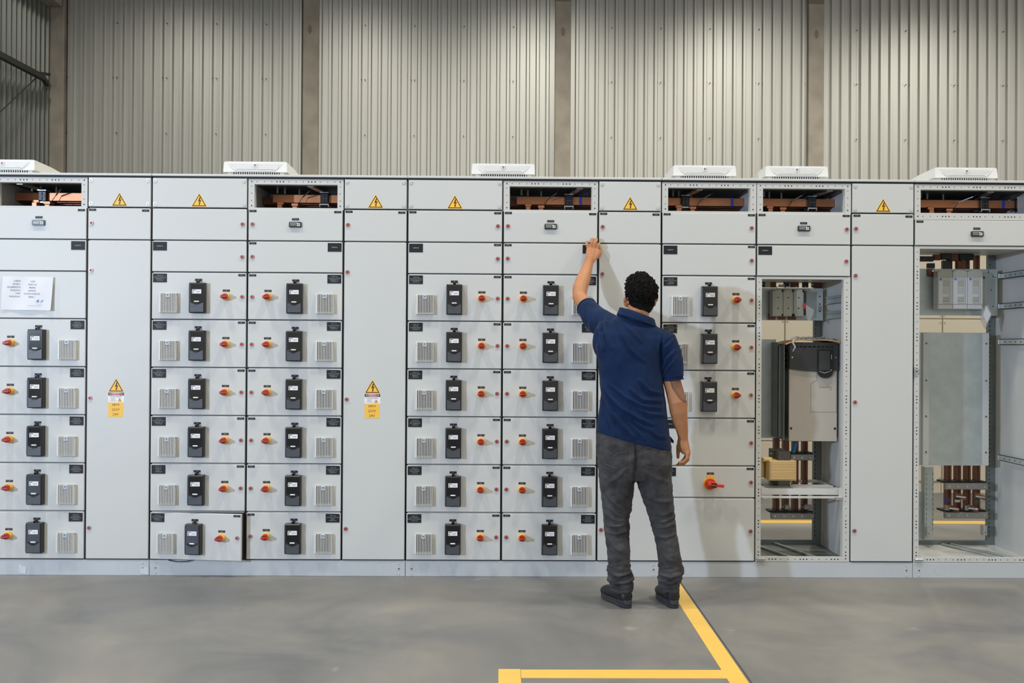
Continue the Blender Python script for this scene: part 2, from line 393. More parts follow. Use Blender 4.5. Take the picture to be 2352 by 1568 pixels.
# ------------------------------------------------------------------ shared cabinet fittings (door-local: x right, z up, front face y = 0, outwards = -y)
def lock_mesh():
    m = MB(); m.cone((0, 0, 0), (0, -.007, 0), .0135, .0125, 'ring', 20); m.cone((0, -.007, 0), (0, -.0075, 0), .0090, .0090, 'lockred', 16)
    m.box(-.0014, .0014, -.0082, -.007, -.0062, .0062, 'signblk'); return m.mesh('door_lock')
def switch_mesh():
    m = MB(); m.cone((0, 0, 0), (0, -.012, 0), .0255, .0245, 'yellow', 28); m.cone((0, -.012, 0), (0, -.030, 0), .0235, .0205, 'yellow', 28)
    m.cone((0, -.030, 0), (0, -.044, 0), .0205, .0195, 'red', 24)
    m.cbox(-.0205, .0205, -.072, -.044, -.0075, .0075, .003, 'red', .004)
    m.box(-.010, .0165, -.0724, -.060, .0032, .0062, 'signblk'); m.box(-.010, .0165, -.0724, -.060, -.0062, -.0032, 'signblk')
    m.box(-.016, .014, -.062, -.044, .0075, .0105, 'signblk'); m.box(-.016, .014, -.062, -.044, -.0105, -.0075, 'signblk')
    return m.mesh('rotary_switch')
def bigswitch_mesh():
    m = MB(); m.cone((0, 0, 0), (0, -.012, 0), .042, .040, 'yellow', 32); m.prism([(-.026, .03), (.026, .03), (.022, .052), (-.022, .052)], -.010, 0, 'yellow')
    m.cone((0, -.012, 0), (0, -.034, 0), .035, .032, 'red', 28); m.cone((0, -.034, 0), (0, -.046, 0), .024, .021, 'red', 24)
    m.cbox(-.026, .078, -.068, -.046, -.009, .009, .004, 'red'); m.cbox(-.026, .028, -.064, -.036, -.018, .018, .004, 'red')
    m.box(-.004, .032, -.069, -.06, .0055, .0125, 'signblk'); m.box(-.004, .032, -.069, -.06, -.014, -.007, 'signblk')
    return m.mesh('main_switch')
def hmi_mesh():
    w, h, t = .0485, .094, .046; m = MB()
    m.cbox(-w, w, -t, 0, -h, h, .006, 'black')
    m.box(-w+.011, w-.008, -t-.0008, -t+.001, -h+.062, h-.008, 'window')
    m.box(-.028, .029, -t-.0035, -t, .026, .052, 'white')
    m.box(-.026, -.006, -t-.0038, -t-.0030, .045, .049, 'inkblue'); m.box(-.024, -.019, -t-.0038, -t-.0030, .029, .040, 'inkblue')
    m.box(-.003, .024, -t-.0038, -t-.0030, .040, .0415, 'inkblue'); m.box(-.003, .020, -t-.0038, -t-.0030, .034, .0355, 'inkblue')
    # lower cover with a scooped upper edge
    pts = [(-w+.008, -h+.006), (w-.006, -h+.006), (w-.006, -.030)]
    for i in range(11):
        u = 1-i/10; xx = (-w+.012)+(2*w-.022)*u; pts.append((xx, -.030-.016*math.sin(PI*u)**1.6))
    pts.append((-w+.008, -.030)); m.prism(pts, -t-.004, -t+.001, 'darkgrey')
    arc = [((-w+.016)+(2*w-.030)*i/10, -t-.004, -.024-.013*math.sin(PI*i/10)) for i in range(11)]
    m.tube(arc, .0022, 'black', 6); m.cbox(-.014, .016, -t-.010, -t-.002, -.0265, -.0195, .002, 'white')
    m.text('\u2022 Drive Control', .0-.036, -.052, -t-.0044, .0055, 'signblk', 'LEFT')
    m.cone((0, 0, h+.007), (0, -.030, h+.007), .0085, .0080, 'black', 14); m.box(-.0085, .0085, -.03, 0, h-.008, h+.007, 'black')
    m.box(-w-.001, -w+.0035, -t+.002, -.006, -h+.01, h-.01, 'darkgrey')
    return m.mesh('drive_keypad')
def vent_mesh():
    m = MB(); w, h, t = .055, .061, .030
    m.box(-w, w, -.010, 0, -h, h, 'vent'); m.box(-w+.012, w-.003, -.012, -.010, -h+.012, h-.012, 'slot')
    m.box(-w, w, -.020, -.010, h-.012, h, 'slot'); m.box(-w, w, -.020, -.010, -h, -h+.010, 'vent')
    m.cbox(-w, -w+.014, -t, -.010, -h, h, .002, 'vent'); m.box(w-.004, w, -t, -.010, -h, h, 'vent')
    n = 9
    for i in range(n):
        xx = -w+.0215+i*.0098; top = h if not 3 <= i <= 4 else h-.028
        m.cbox(xx-.0024, xx+.0024, -t, -.010, -h, top, .0008, 'vent')
    for zz in (-h, -h+.008): m.box(-w+.01, w, -.018, -.010, zz, zz+.005, 'vent')
    m.cbox(-.0085, .0105, -t-.0015, -.010, h-.026, h, .001, 'vent')
    m.box(-.0035, .0055, -t-.0019, -t-.0012, h-.014, h-.005, 'logoblue'); m.box(-.0035, .0055, -t-.0019, -t-.0012, h-.0205, h-.0155, 'logolight')
    return m.mesh('vent_grille')
def tag_mesh(name, txt, w=.044, h=.0135, size=.0052):
    m = MB(); m.cbox(-w/2, w/2, -.0016, 0, -h/2, h/2, .0005, 'plate')
    lines = txt.split('\n'); st = size*1.15
    for i, t in enumerate(lines): m.text(t, 0, (len(lines)-1)*st/2-i*st, -.0020, size, 'ink', wide=1.05)
    return m.mesh(name)
def plate_mesh(txt):
    m = MB(); w, h = .0865, .0545; m.cbox(-w/2, w/2, -.0020, 0, -h/2, h/2, .0006, 'plate')
    lines = txt.split('\n'); size = .0072 if len(lines) > 1 else .0085; st = .0098
    for i, t in enumerate(lines):
        s = size*min(1.0, 15.5/max(1, len(t)))**.8 if len(lines) > 1 else size
        m.text(t, 0, (len(lines)-1)*st/2-i*st, -.0024, s, 'ink', wide=1.12)
    return m.mesh('name_plate')
def display_mesh():
    m = MB(); w, h = .0385, .0175
    pts = []
    for cx, cz, a0 in ((w-.006, h-.006, 0), (-w+.006, h-.006, 90), (-w+.006, -h+.006, 180), (w-.006, -h+.006, 270)):
        for q in range(5): t = math.radians(a0+q*22.5); pts.append((cx+.006*math.cos(t), cz+.006*math.sin(t)))
    m.prism(pts[::-1][::-1], -.012, 0, 'black'); m.box(-w+.007, .006, -.0126, -.0118, -.007, .006, 'lcd')
    m.box(-w+.006, w-.02, -.0126, -.0118, .0095, .0115, 'white')
    for a in (.0105, .0215):
        for b in (-.0095, .0005): m.cbox(a, a+.0095, -.0135, -.0118, b, b+.0085, .001, 'modlight')
    return m.mesh('temperature_display')
def tri_sign(m, cx, zb, w, y):
    # warning triangle: yellow face, black rim, bolt with arrowhead
    def tri(s, dz=0):
        hw = w/2*s; hh = w*.866*s; c = w*.866/3
        return [(cx-hw, zb+c-hh/3), (cx+hw, zb+c-hh/3), (cx, zb+c+hh*2/3)]
    m.prism(tri(1), y-.0008, y+.001, 'signyel'); m.prism(tri(.88), y-.0012, y, 'signblk'); m.prism(tri(.71), y-.0016, y, 'signyel')
    q = w/.095
    B = [(.002, .055), (.008, .055), (.003, .035), (.0125, .040), (.004, .018), (.008, .018), (.0005, .006), (-.0035, .020), (-.0008, .0185), (.0035, .0315), (-.0075, .0255)]
    B = [(cx+a*q, zb+(b+.002)*q) for a, b in B]
    n = len(B); m.add([(x, y-.0021, z) for x, z in B], [tuple(range(n-1, -1, -1))], 'signblk')
def warn_mesh():
    m = MB(); tri_sign(m, 0, 0, .1, 0); return m.mesh('warning_triangle')
def danger_mesh():
    m = MB(); m.box(-.050, .050, -.0010, 0, -.062, .0, 'white')
    m.box(-.0485, .0485, -.0014, 0, -.019, -.001, 'signblk')
    for sx, k, yy in ((.043, 'white', -.0018), (.0395, 'signred', -.0022)):
        m.add([(sx*math.cos(t*PI/12), yy, -.010+(.0078 if k == 'white' else .0062)*math.sin(t*PI/12)) for t in range(24)], [tuple(range(24))], k)
    m.text('PERIGO', 0, -.0100, -.0026, .0115, 'white', wide=1.15); m.text('ELETRICIDADE', -.002, -.0275, -.0014, .0105, 'inkblue', wide=1.05)
    for i, t in enumerate(('SOMENTE', 'PESSOAS', 'AUTORIZADAS')): m.text(t, -.019, -.038-.0072*i, -.0014, .0062, 'inkblue')
    tri_sign(m, .023, -.0565, .026, -.0006); return m.mesh('danger_label')
def volt_mesh(t):
    m = MB(); m.cbox(-.0465, .0465, -.0010, 0, 0, .0295, .0008, 'signyel'); m.text(t, 0, .0155, -.0016, .0205, 'signbrn', wide=1.15); return m.mesh('voltage_label')

LOCK, SWITCH, BIGSW, HMI, VENT = lock_mesh(), switch_mesh(), bigswitch_mesh(), hmi_mesh(), vent_mesh()
TAG = [tag_mesh('drawer_tag', 'GAVETA %d' % i) for i in range(1, 10)]
TAGC = tag_mesh('column_tag', 'COLUNA'); TAGS = tag_mesh('switch_tag', 'SECCIONADORA\nGERAL', size=.0042); TAGD = tag_mesh('keypad_tag', 'IHM'); TAGT = tag_mesh('display_tag', 'TERMOSTATO')
DISP = display_mesh(); WARN = warn_mesh(); DANG = danger_mesh(); VOLT = [volt_mesh(t) for t in ('380V', '220V', '24V')]
for me in (LOCK, SWITCH, BIGSW):
    me.polygons.foreach_set('use_smooth', [True]*len(me.polygons)); me.set_sharp_from_angle(angle=math.radians(35))
_pm = {}
def plate(txt):
    if txt not in _pm: _pm[txt] = plate_mesh(txt)
    return _pm[txt]
_dm = {}
def door_geo(w, h, mt='paint'):
    k = (round(w, 4), round(h, 4))
    if k not in _dm: _dm[k] = MB().cbox(0, w, 0, .018, 0, h, .0028, mt).mesh('door')
    return _dm[k]

GX, GZ = .0062, .005
def door(cab, x0, x1, z0, z1, name='door'):
    w, h = x1-x0-2*GX, z1-z0-2*GZ
    o = link(name, door_geo(w, h), cab, (x0+GX+rnd.uniform(-.0008, .0008), 0, z0+GZ)); return o, w, h
def sub(d, name, me, x, z, rot=0):
    return link(name, me, d, (x, 0, z), (0, rot, 0))
def drive_door(cab, x0, z0, z1, mirror, txt, tagn):
    # mirror False: switch left, vent right (plate top right); True: the other way round
    d, w, h = door(cab, x0, x0+.6, z0, z1)
    X = (lambda a: w-a) if mirror else (lambda a: a)
    sub(d, 'door_lock', LOCK, X(.025), h-.147); sub(d, 'rotary_switch', SWITCH, X(.124), h-.147, rnd.uniform(-.12, .04) if not mirror else rnd.uniform(-.1, .05))
    sub(d, 'switch_tag', TAGS, X(.124), h-.108); sub(d, 'drive_keypad', HMI, X(.2955), h-.156); sub(d, 'keypad_tag', TAGD, X(.297), h-.042)
    sub(d, 'vent_grille', VENT, X(.481), h-.189); sub(d, 'name_plate', plate(txt), X(.538), h-.0315); sub(d, 'drawer_tag', TAG[tagn], X(.0275), h-.011)
    return d
def big_door(cab, x0, x1, z0, z1, locks, sticker):
    d, w, h = door(cab, x0, x1, z0, z1)
    for lz in locks: sub(d, 'door_lock', LOCK, .020, lz-z0-GZ)
    if sticker:
        s = w/2-.012; b = .995-z0
        sub(d, 'warning_triangle', WARN, s, 1.146-z0-GZ); sub(d, 'danger_label', DANG, s, 1.143-z0-GZ)
        for i in range(3): sub(d, 'voltage_label', VOLT[i], s-.002, 1.050-.0300*i-z0-GZ)
    return d
def cover(cab, x0, x1, sign=True):
    z0, z1 = 2.304, 2.487
    w = x1-x0-.012; c = MB().cbox(0, w, 0, .018, 0, z1-z0, .0028, 'paint')
    o = part('cover_panel', c, cab, (x0+.006, 0, z0))
    s = MB(); 
    for sx in (.016, w-.016):
        for sz in (.018, z1-z0-.018):
            sm = MB(); sm.cone((0, 0, 0), (0, -.003, 0), .0115, .0110, 'steel', 16); sm.cone((0, -.003, 0), (0, -.005, 0), .0078, .007, 'white', 14); sm.cone((0, -.005, 0), (0, -.0054, 0), .003, .003, 'hole', 8)
            part('screw', sm, o, (sx, 0, sz))
    if sign: sub(o, 'warning_triangle', WARN, w/2 if w < .5 else w*.5-.003, .004)
    return o

HP = [(0, 1), (12, 0), (29, 0), (45.5, 0), (57.5, 1), (65, 1), (72.5, 1), (85, 0), (101.5, 0), (118, 0), (130, 1), (137.5, 1), (145, 1), (157, 0), (174, 0), (190.5, 0), (203, 1)]
def hole(m, x, z, big, y): m.cone((x, y-.0006, z), (x, y+.001, z), .0042 if big else .0028, .0042 if big else .0028, 'hole', 8, (1, 0))

ZT = 2.487
def frame_part(cab, cols):
    # outer frame members behind the doors: uprights with dark rubber gaskets, rails
    pass

def section(label, x0, cols, fan_x=None):
    cab = thing('switchgear_cabinet', label, 'cabinet', (0, 0, 0), group='grey switchgear cabinet row')
    x1 = cols[-1][1]
    # plinth
    p = MB().cbox(x0+.0015, x1-.0015, .006, .60, 0, .097, .002, 'plinth')
    for kx in (x0+.173, x1-.165): p.ring((kx, .0062, .050), (0, -1, 0), .0335, .0318, .0008, 'plinth', 28)
    pl = part('plinth', p, cab)
    for kx in (x0+.040, x1-.040):
        for kz, kk in ((.08, 'plinth'), (.048, 'steel'), (.016, 'plinth')):
            sm = MB().cone((0, 0, 0), (0, -.003, 0), .0065, .0055, kk, 12)
            if kk == 'steel': sm.cone((0, -.003, 0), (0, -.0034, 0), .003, .003, 'hole', 8)
            part('screw', sm, pl, (kx, .006, kz))
    # roof
    r = MB().cbox(x0+.002, x1-.002, -.004, .62, 2.499, 2.513, .002, 'paint'); r.box(x0+.004, x1-.004, .006, .60, 2.486, 2.499, 'gasket')
    part('roof_panel', r, cab)
    # body carcass: side and dividing walls, frame rails
    b = MB()
    xs = sorted({x0, *[c[1] for c in cols]})
    for xx in xs:
        lo, hi = (xx-.009 if xx > x0 else xx+.001), (xx+.009 if xx < x1 else xx-.001)
        b.box(lo, hi, .030, .60, .097, 2.486, 'inner')
    part('side_wall', b, cab)
    g = MB()
    for c in cols:
        a, e = c[0], c[1]
        if c[2] == 'open': continue
        g.box(a+.002, e-.002, .021, .030, .097, 2.298, 'gasket')
    if g.v: part('gasket', g, cab)
    bk = MB()
    for c in cols:
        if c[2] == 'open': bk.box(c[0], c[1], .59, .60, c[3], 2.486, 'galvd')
        else: bk.box(c[0], c[1], .59, .60, .097, 2.486, 'inner')
    part('back_panel', bk, cab)
    # thin frame strips seen in the joints between doors
    st = MB()
    for c in cols:
        for z in c[4]:
            st.box(c[0]+.012, c[1]-.012, .0125, .0215, z-.0056, z-.0002, 'frame')
        st.box(c[0]+(-.0018 if c[0] > x0 else .0004), c[0]+.0018, .012, .022, .097, 2.486, 'gasket')
    part('frame_rail', st, cab)
    return cab

def open_top(cab, a, e, seed, holes_below=False, zlo=2.298):
    # perforated frame around the open busbar compartment, with what is visible inside
    z0, z1 = zlo, 2.486; L, R, B, T = a+.040, e-.040, zlo+.008, 2.453; fy = .006
    m = MB()
    m.box(a+.002, e-.002, fy, .024, T, z1, 'frame'); m.box(a+.002, L, fy, .024, B, T, 'frame'); m.box(R, e-.002, fy, .024, B, T, 'frame')
    m.box(a+.002, e-.002, fy, .024, (zlo-.004 if not holes_below else zlo-.036), B, 'frame')
    m.box(L+.0002, L+.003, .0245, .05, B, T, 'frame'); m.box(R-.003, R-.0002, .0245, .05, B, T, 'frame'); m.box(L, R, .0245, .05, T, T+.003, 'frame'); m.box(L, R, .0245, .05, B-.003, B, 'frame')
    part('compartment_frame', m, cab)
    h = MB(); sc = (e-a-.046)/203
    n = 1 if e-a < .7 else 2
    for px, big in HP: hole(h, a+.023+px*(.6-.046)/203, (T+z1)/2, big, fy)
    if n == 2:
        for px, big in HP[4:10]: hole(h, a+.023+.554+(px-50)*(.6-.046)/203, (T+z1)/2, big, fy)
    for sx in (a+.023, e-.023):
        for dz, big in ((.0, 1), (.033, 0), (.078, 0), (.123, 0)): hole(h, sx, B+.012+dz, big, fy)
    if holes_below:
        for px, big in HP: hole(h, a+.023+px*(.554)/203, zlo-.014, big, fy)
        for px, big in HP[4:10]: hole(h, a+.577+(px-50)*.554/203, zlo-.014, big, fy)
    part('perforation', h, cab, kind='stuff')
    # floor and lid of the compartment
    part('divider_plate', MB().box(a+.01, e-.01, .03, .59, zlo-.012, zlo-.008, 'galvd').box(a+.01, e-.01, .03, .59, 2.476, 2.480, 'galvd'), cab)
    r = random.Random(seed); w = e-a
    cx = a+w*(.72 if seed % 3 else .33)
    bz = 2.405; by = .30
    part('busbar', MB().cbox(a+(.09 if seed in (1, 2) else .012), cx-.026, by, by+.010, bz-.026, bz+.026, .001, 'copper'), cab)
    part('busbar', MB().cbox(cx+.026, e-.012, by, by+.010, bz-.026, bz+.026, .001, 'copper'), cab)
    for i in (1, 2, 3):
        part('busbar', MB().cbox(a+.012, e-.012, by+.055*i, by+.010+.055*i, bz-.026-.006*i, bz+.020-.006*i, .001, 'copperd'), cab)
    for q in ((0,) if w < .7 else (0, .24)):
        cc = cx+q
        cl = MB().cbox(cc-.026, cc+.026, by-.028, by+.05, bz-.034, bz+.034, .004, 'black'); cl.box(cc-.020, cc+.020, by-.032, by-.028, bz-.004, bz+.002, 'darkgrey'); cl.box(cc-.002, cc+.002, by-.031, by-.028, bz-.026, bz+.026, 'gasket')
        part('busbar_clamp', cl, cab)
        part('clamp_bracket', MB().cbox(cc-.03, cc+.03, by-.036, by+.06, bz+.034, bz+.042, .002, 'steel'), cab)
        br = MB().cbox(cc-.03, cc+.03, by-.036, by+.06, bz-.045, bz-.035, .002, 'steel')
        br.box(cc-.03, cc-.026, by-.036, by+.0, bz-.056, bz-.035, 'steel'); br.box(cc+.026, cc+.03, by-.036, by+.0, bz-.056, bz-.035, 'steel')
        part('clamp_bracket', br, cab)
        s = -1 if seed in (0, 1, 5, 6) else 1
        arm = MB().bar((cc+.02*s, by-.02, bz+.045), (cc+.055*s, .09, 2.455), .034, .012, 'steel'); arm.cbox(cc+.055*s-.02, cc+.055*s+.02, .075, .10, 2.449, 2.462, .002, 'steel')
        part('support_arm', arm, cab)
    for i, fx in enumerate((.26, .40)):
        lx = a+w*fx+r.uniform(-.01, .01)
        lk = MB().cbox(lx-.022, lx+.022, .255-.02*i, .30, bz-.045-.012*i, bz-.026-.012*i, .002, 'copper'); lk.cbox(lx-.017, lx+.015, .24, .28, 2.312, bz-.045-.012*i, .002, 'copper')
        part('copper_link', lk, cab)
    if seed in (2, 3, 5): part('blue_band', MB().box(e-.098, e-.080, by-.0015, by+.012, bz-.027, bz+.027, 'bluetape'), cab)
    pts = [(a+w*.45, .24, 2.312), (a+w*.44, .25, 2.36), (a+w*.49, .26, 2.41), (a+w*.58, .2, 2.44), (a+w*.63, .15, 2.474)]
    part('sensor_cable', MB().tube(pts, .0022, 'gasket', 6).tube(pts[2:4], .0045, 'steel', 6), cab)
    for u_, y_ in ((.2, .3), (.27, .33), (.42, .36)): part('roof_bolt', MB().cone((a+w*u_, y_, 2.44), (a+w*u_, y_, 2.476), .008, .008, 'steel', 8), cab)

RZ = [.1, .4, .7, 1.0, 1.3, 1.6, 1.897]; Z1, Z2 = 1.897, 2.096; Z3 = 2.298
BIGL = (1.905, 1.107, .297)
ROWZ = [.4, .7, 1.0, 1.3, 1.6, 1.897, 2.096, 2.298]
NARZ = [2.096, 2.298]

def std_narrow(cab, a, e, sticker, tags=True, locks=BIGL):
    big_door(cab, a, e, .1, Z2, locks, sticker)
    d, w, h = door(cab, a, e, Z2, Z3); sub(d, 'door_lock', LOCK, .021, h-.092)
    if tags: sub(d, 'drawer_tag', TAG[8], .0275, h-.009); sub(d, 'column_tag', TAGC, w-.030, h-.012)
    cover(cab, a, e)
def upper_left(cab, a, tl=False):
    # left 600 column: lock right, blank cover with sign
    d, w, h = door(cab, a, a+.6, Z1, Z2); sub(d, 'name_plate', plate('RESERVA'), .0485, h-.0315); sub(d, 'door_lock', LOCK, w-.026, h-.096)
    if tl: sub(d, 'drawer_tag', TAG[1], w-.0275, h-.009)
    d, w, h = door(cab, a, a+.6, Z2, Z3); sub(d, 'door_lock', LOCK, w-.026, h-.093)
    if tl: sub(d, 'column_tag', TAGC, .0275, h-.009); sub(d, 'drawer_tag', TAG[0], w-.0275, h-.011)
def upper_right(cab, a, e, seed):
    d, w, h = door(cab, a, e, Z1, Z2); sub(d, 'name_plate', plate('RESERVA'), w-.0485, h-.0315); sub(d, 'door_lock', LOCK, .025, h-.094); sub(d, 'drawer_tag', TAG[1], .0275, h-.009)
    d, w, h = door(cab, a, e, Z2, Z3); sub(d, 'door_lock', LOCK, .025, h-.092); sub(d, 'drawer_tag', TAG[0], .0275, h-.009); sub(d, 'column_tag', TAGC, w-.030, h-.012)
    sub(d, 'temperature_display', DISP, w/2, h-.094); sub(d, 'display_tag', TAGT, w/2, h-.059)
    open_top(cab, a, e, seed)

# ---- section A
A = section('grey switchgear cabinet section at the far left edge with a white sheet taped on it', -3.2,
            [(-3.2, -2.6, 'c', 0, ROWZ), (-2.6, -2.0, 'c', 0, ROWZ), (-2.0, -1.6, 'c', 0, NARZ)])
for i in range(6):
    drive_door(A, -3.2, RZ[i], RZ[i+1], True, 'CCM-P 0%02d\nDOSIFICADOR\nPULVERIZADOR 0%d' % (12-i, i+1), i)
upper_left(A, -3.2); cover(A, -3.2, -2.6)
for i in range(5):
    drive_door(A, -2.6, RZ[i], RZ[i+1], False, 'CCM-P 0%02d\nDOSIFICADOR\nPULVERIZADOR 0%d\nCCM-MR-0%02d' % (10-i, 5-i, 5-i), i)
d5, w5, h5 = door(A, -2.6, -2.0, RZ[5], RZ[6])
upper_right(A, -2.6, -2.0, 0)
std_narrow(A, -2.0, -1.6, True)
# ---- section B
B = section('grey switchgear cabinet section with its bottom left drawer door standing ajar', -1.6,
            [(-1.6, -1.0, 'c', 0, ROWZ), (-1.0, -.4, 'c', 0, ROWZ), (-.4, 0, 'c', 0, NARZ)])
tx = ['CCM-P 018\nVALVULA ROTATIVA\nGIRELANDO 07\nCCM-MR-010', 'CCM-P 017\nROSCA DE\nCINZA 01\nCCM-MR-009', 'CCM-P 016\nUNIDADE HIDRAULICA\nGIRELANDO 04\nCCM-M-008', 'CCM-P 015\nUNIDADE HIDRAULICA\nGIRELANDO 03\nCCM-M-007', 'CCM-P 014\nUNIDADE HIDRAULICA\nGIRELANDO 02\nCCM-M-005', 'CCM-P 013\nUNIDADE HIDRAULICA\nGIRELANDO 01\nCCM-M-003']
for i in range(6):
    dd_ = drive_door(B, -1.6, RZ[i], RZ[i+1], True, tx[i], i)
    if i == 0: dd_.rotation_euler = (0, 0, -math.radians(6.5)); dd_['label'] = 'drawer door standing ajar'
upper_left(B, -1.6); cover(B, -1.6, -1.0)
for i in range(6):
    drive_door(B, -1.0, RZ[i], RZ[i+1], False, 'CCM-P 0%02d\nVALVULA ROTATIVA\n%s\nCCM-MR-0%02d' % (24-i, 'PRE-AR' if i == 0 else 'GIRELANDO 0%d' % (7-i), 16-i), i)
upper_right(B, -1.0, -.4, 1)
std_narrow(B, -.4, 0, True)
part('loose_cable', MB().tube([(-1.50, .02, .110), (-1.47, -.01, .098), (-1.42, -.02, .092), (-1.36, -.02, .094), (-1.30, .0, .106)], .003, 'gasket', 6), B)
# inside of the drawer seen past the ajar door
dr = MB(); dr.box(-1.03, -1.012, .0, .026, .115, .39, 'steeld'); 
part('drawer_side', dr, B)
# ---- section C
C = section('grey switchgear cabinet section behind the man, in the middle of the row', 0,
            [(0, .6, 'c', 0, ROWZ), (.6, 1.2, 'c', 0, ROWZ), (1.2, 1.6, 'c', 0, NARZ)])
tx = ['CCM-P 040\nMOTOVIBRADOR\nMOEGA ECONOMIZADOR\nCCM-M-022', 'CCM-P 041\nMOTOVIBRADOR\nMOEGA PRE-AR\nCCM-M-021', 'CCM-P 038\nMULTICICLONE\nMOTOVIBRADOR\nCCM-M-020', 'CCM-P 037\nROSCA DE CINZA\nGRELHA 01\nCCM-M-019', 'CCM-P 036\nVALVULA\nROTATIVA FILTRO\nCCM-MR-018', 'CCM-P 025\nVALVULA ROTATIVA\nECONOMIZADOR\nCCM-MR-017']
for i in range(6): drive_door(C, 0, RZ[i], RZ[i+1], True, tx[i], i)
upper_left(C, 0, True); cover(C, 0, .6)
tx = ['CCM-P 036\nUNIDADE\nHIDRAULICA SILO 02\nCCM-M-027', 'CCM-P 035\nUNIDADE\nHIDRAULICA SILO 01\nCCM-M-026', 'CCM-P 034\nCORREIA\nTRANSPORTADORA\n6 - 12 METROS\nCCM-M-025', 'CCM-P 033\nPENEIRA DE CINZA\nSISTEMA PENEIRA\nCCM-M-024', 'CCM-P 032\nESPALHADOR\nMOEGA\nCCM-M-023', 'CCM-P 031\nALIMENTADOR\nMOEGA A PARAFUSO\nCCM-M-022']
for i in range(6): drive_door(C, .6, RZ[i], RZ[i+1], False, tx[i], i)
upper_right(C, .6, 1.2, 2)
std_narrow(C, 1.2, 1.6, False)
# ---- section D
D = section('grey switchgear cabinet section right of the man, tall open bay holding a large drive', 1.6,
            [(1.6, 2.2, 'c', 0, [.5, .7, 1.0, 1.3, 1.6, 1.897, 2.096, 2.298]), (2.2, 2.8, 'open', Z1, [2.096, 2.298]), (2.8, 3.2, 'c', 0, NARZ)])
for i, z in enumerate((1.0, 1.3, 1.6)):
    drive_door(D, 1.6, z, (1.3, 1.6, 1.897)[i], True, 'CCM-P 04%d\nCORREIA TRANSPORTADORA\n1 - 7 METROS\nCCM-M-03%d' % (i+2, i), i+3)
d, w, h = door(D, 1.6, 2.2, .7, 1.0); sub(d, 'name_plate', plate('RESERVA'), .0485, h-.0315); sub(d, 'drawer_tag', TAG[2], w-.0275, h-.011); sub(d, 'door_lock', LOCK, w-.022, h-.148)
d, w, h = door(D, 1.6, 2.2, .5, .7); sub(d, 'name_plate', plate('CCM-P 046\nALIMENTADOR\nGERAL\nCCM-M-046'), .0485, h-.0315); sub(d, 'drawer_tag', TAG[1], w-.0275, h-.011); sub(d, 'door_lock', LOCK, w-.022, h-.096)
sub(d, 'main_switch', BIGSW, .305, h-.105, .10); sub(d, 'switch_tag', TAGS, .309, h-.041)
d, w, h = door(D, 1.6, 2.2, .1, .5); sub(d, 'door_lock', LOCK, w-.024, h-.203)
upper_left(D, 1.6, True)
open_top(D, 1.6, 2.2, 3)
d, w, h = door(D, 2.2, 2.8, Z1, Z2); sub(d, 'name_plate', plate('RESERVA'), .0485, h-.0315); sub(d, 'door_lock', LOCK, w-.026, h-.096)
d, w, h = door(D, 2.2, 2.8, Z2, Z3); sub(d, 'door_lock', LOCK, w-.024, h-.096); sub(d, 'column_tag', TAGC, .0275, h-.009); sub(d, 'drawer_tag', TAG[0], w-.0275, h-.011)
sub(d, 'temperature_display', DISP, w/2-.003, h-.094); sub(d, 'display_tag', TAGT, w/2-.003, h-.059)
open_top(D, 2.2, 2.8, 4)
std_narrow(D, 2.8, 3.2, False)
# ---- section E
E = section('grey switchgear cabinet section at the far right edge with a wide open bay', 3.2, [(3.2, 4.0, 'open', Z2, [2.298]), (4.0, 4.4, 'c', 0, NARZ)])
d, w, h = door(E, 3.2, 4.0, Z2, Z3-.034); sub(d, 'column_tag', TAGC, .0275, h-.009); sub(d, 'temperature_display', DISP, .389, h-.086); sub(d, 'display_tag', TAGT, .389, h-.051); sub(d, 'door_lock', LOCK, w-.03, h-.09)
open_top(E, 3.2, 4.0, 5, True)
std_narrow(E, 4.0, 4.4, False)

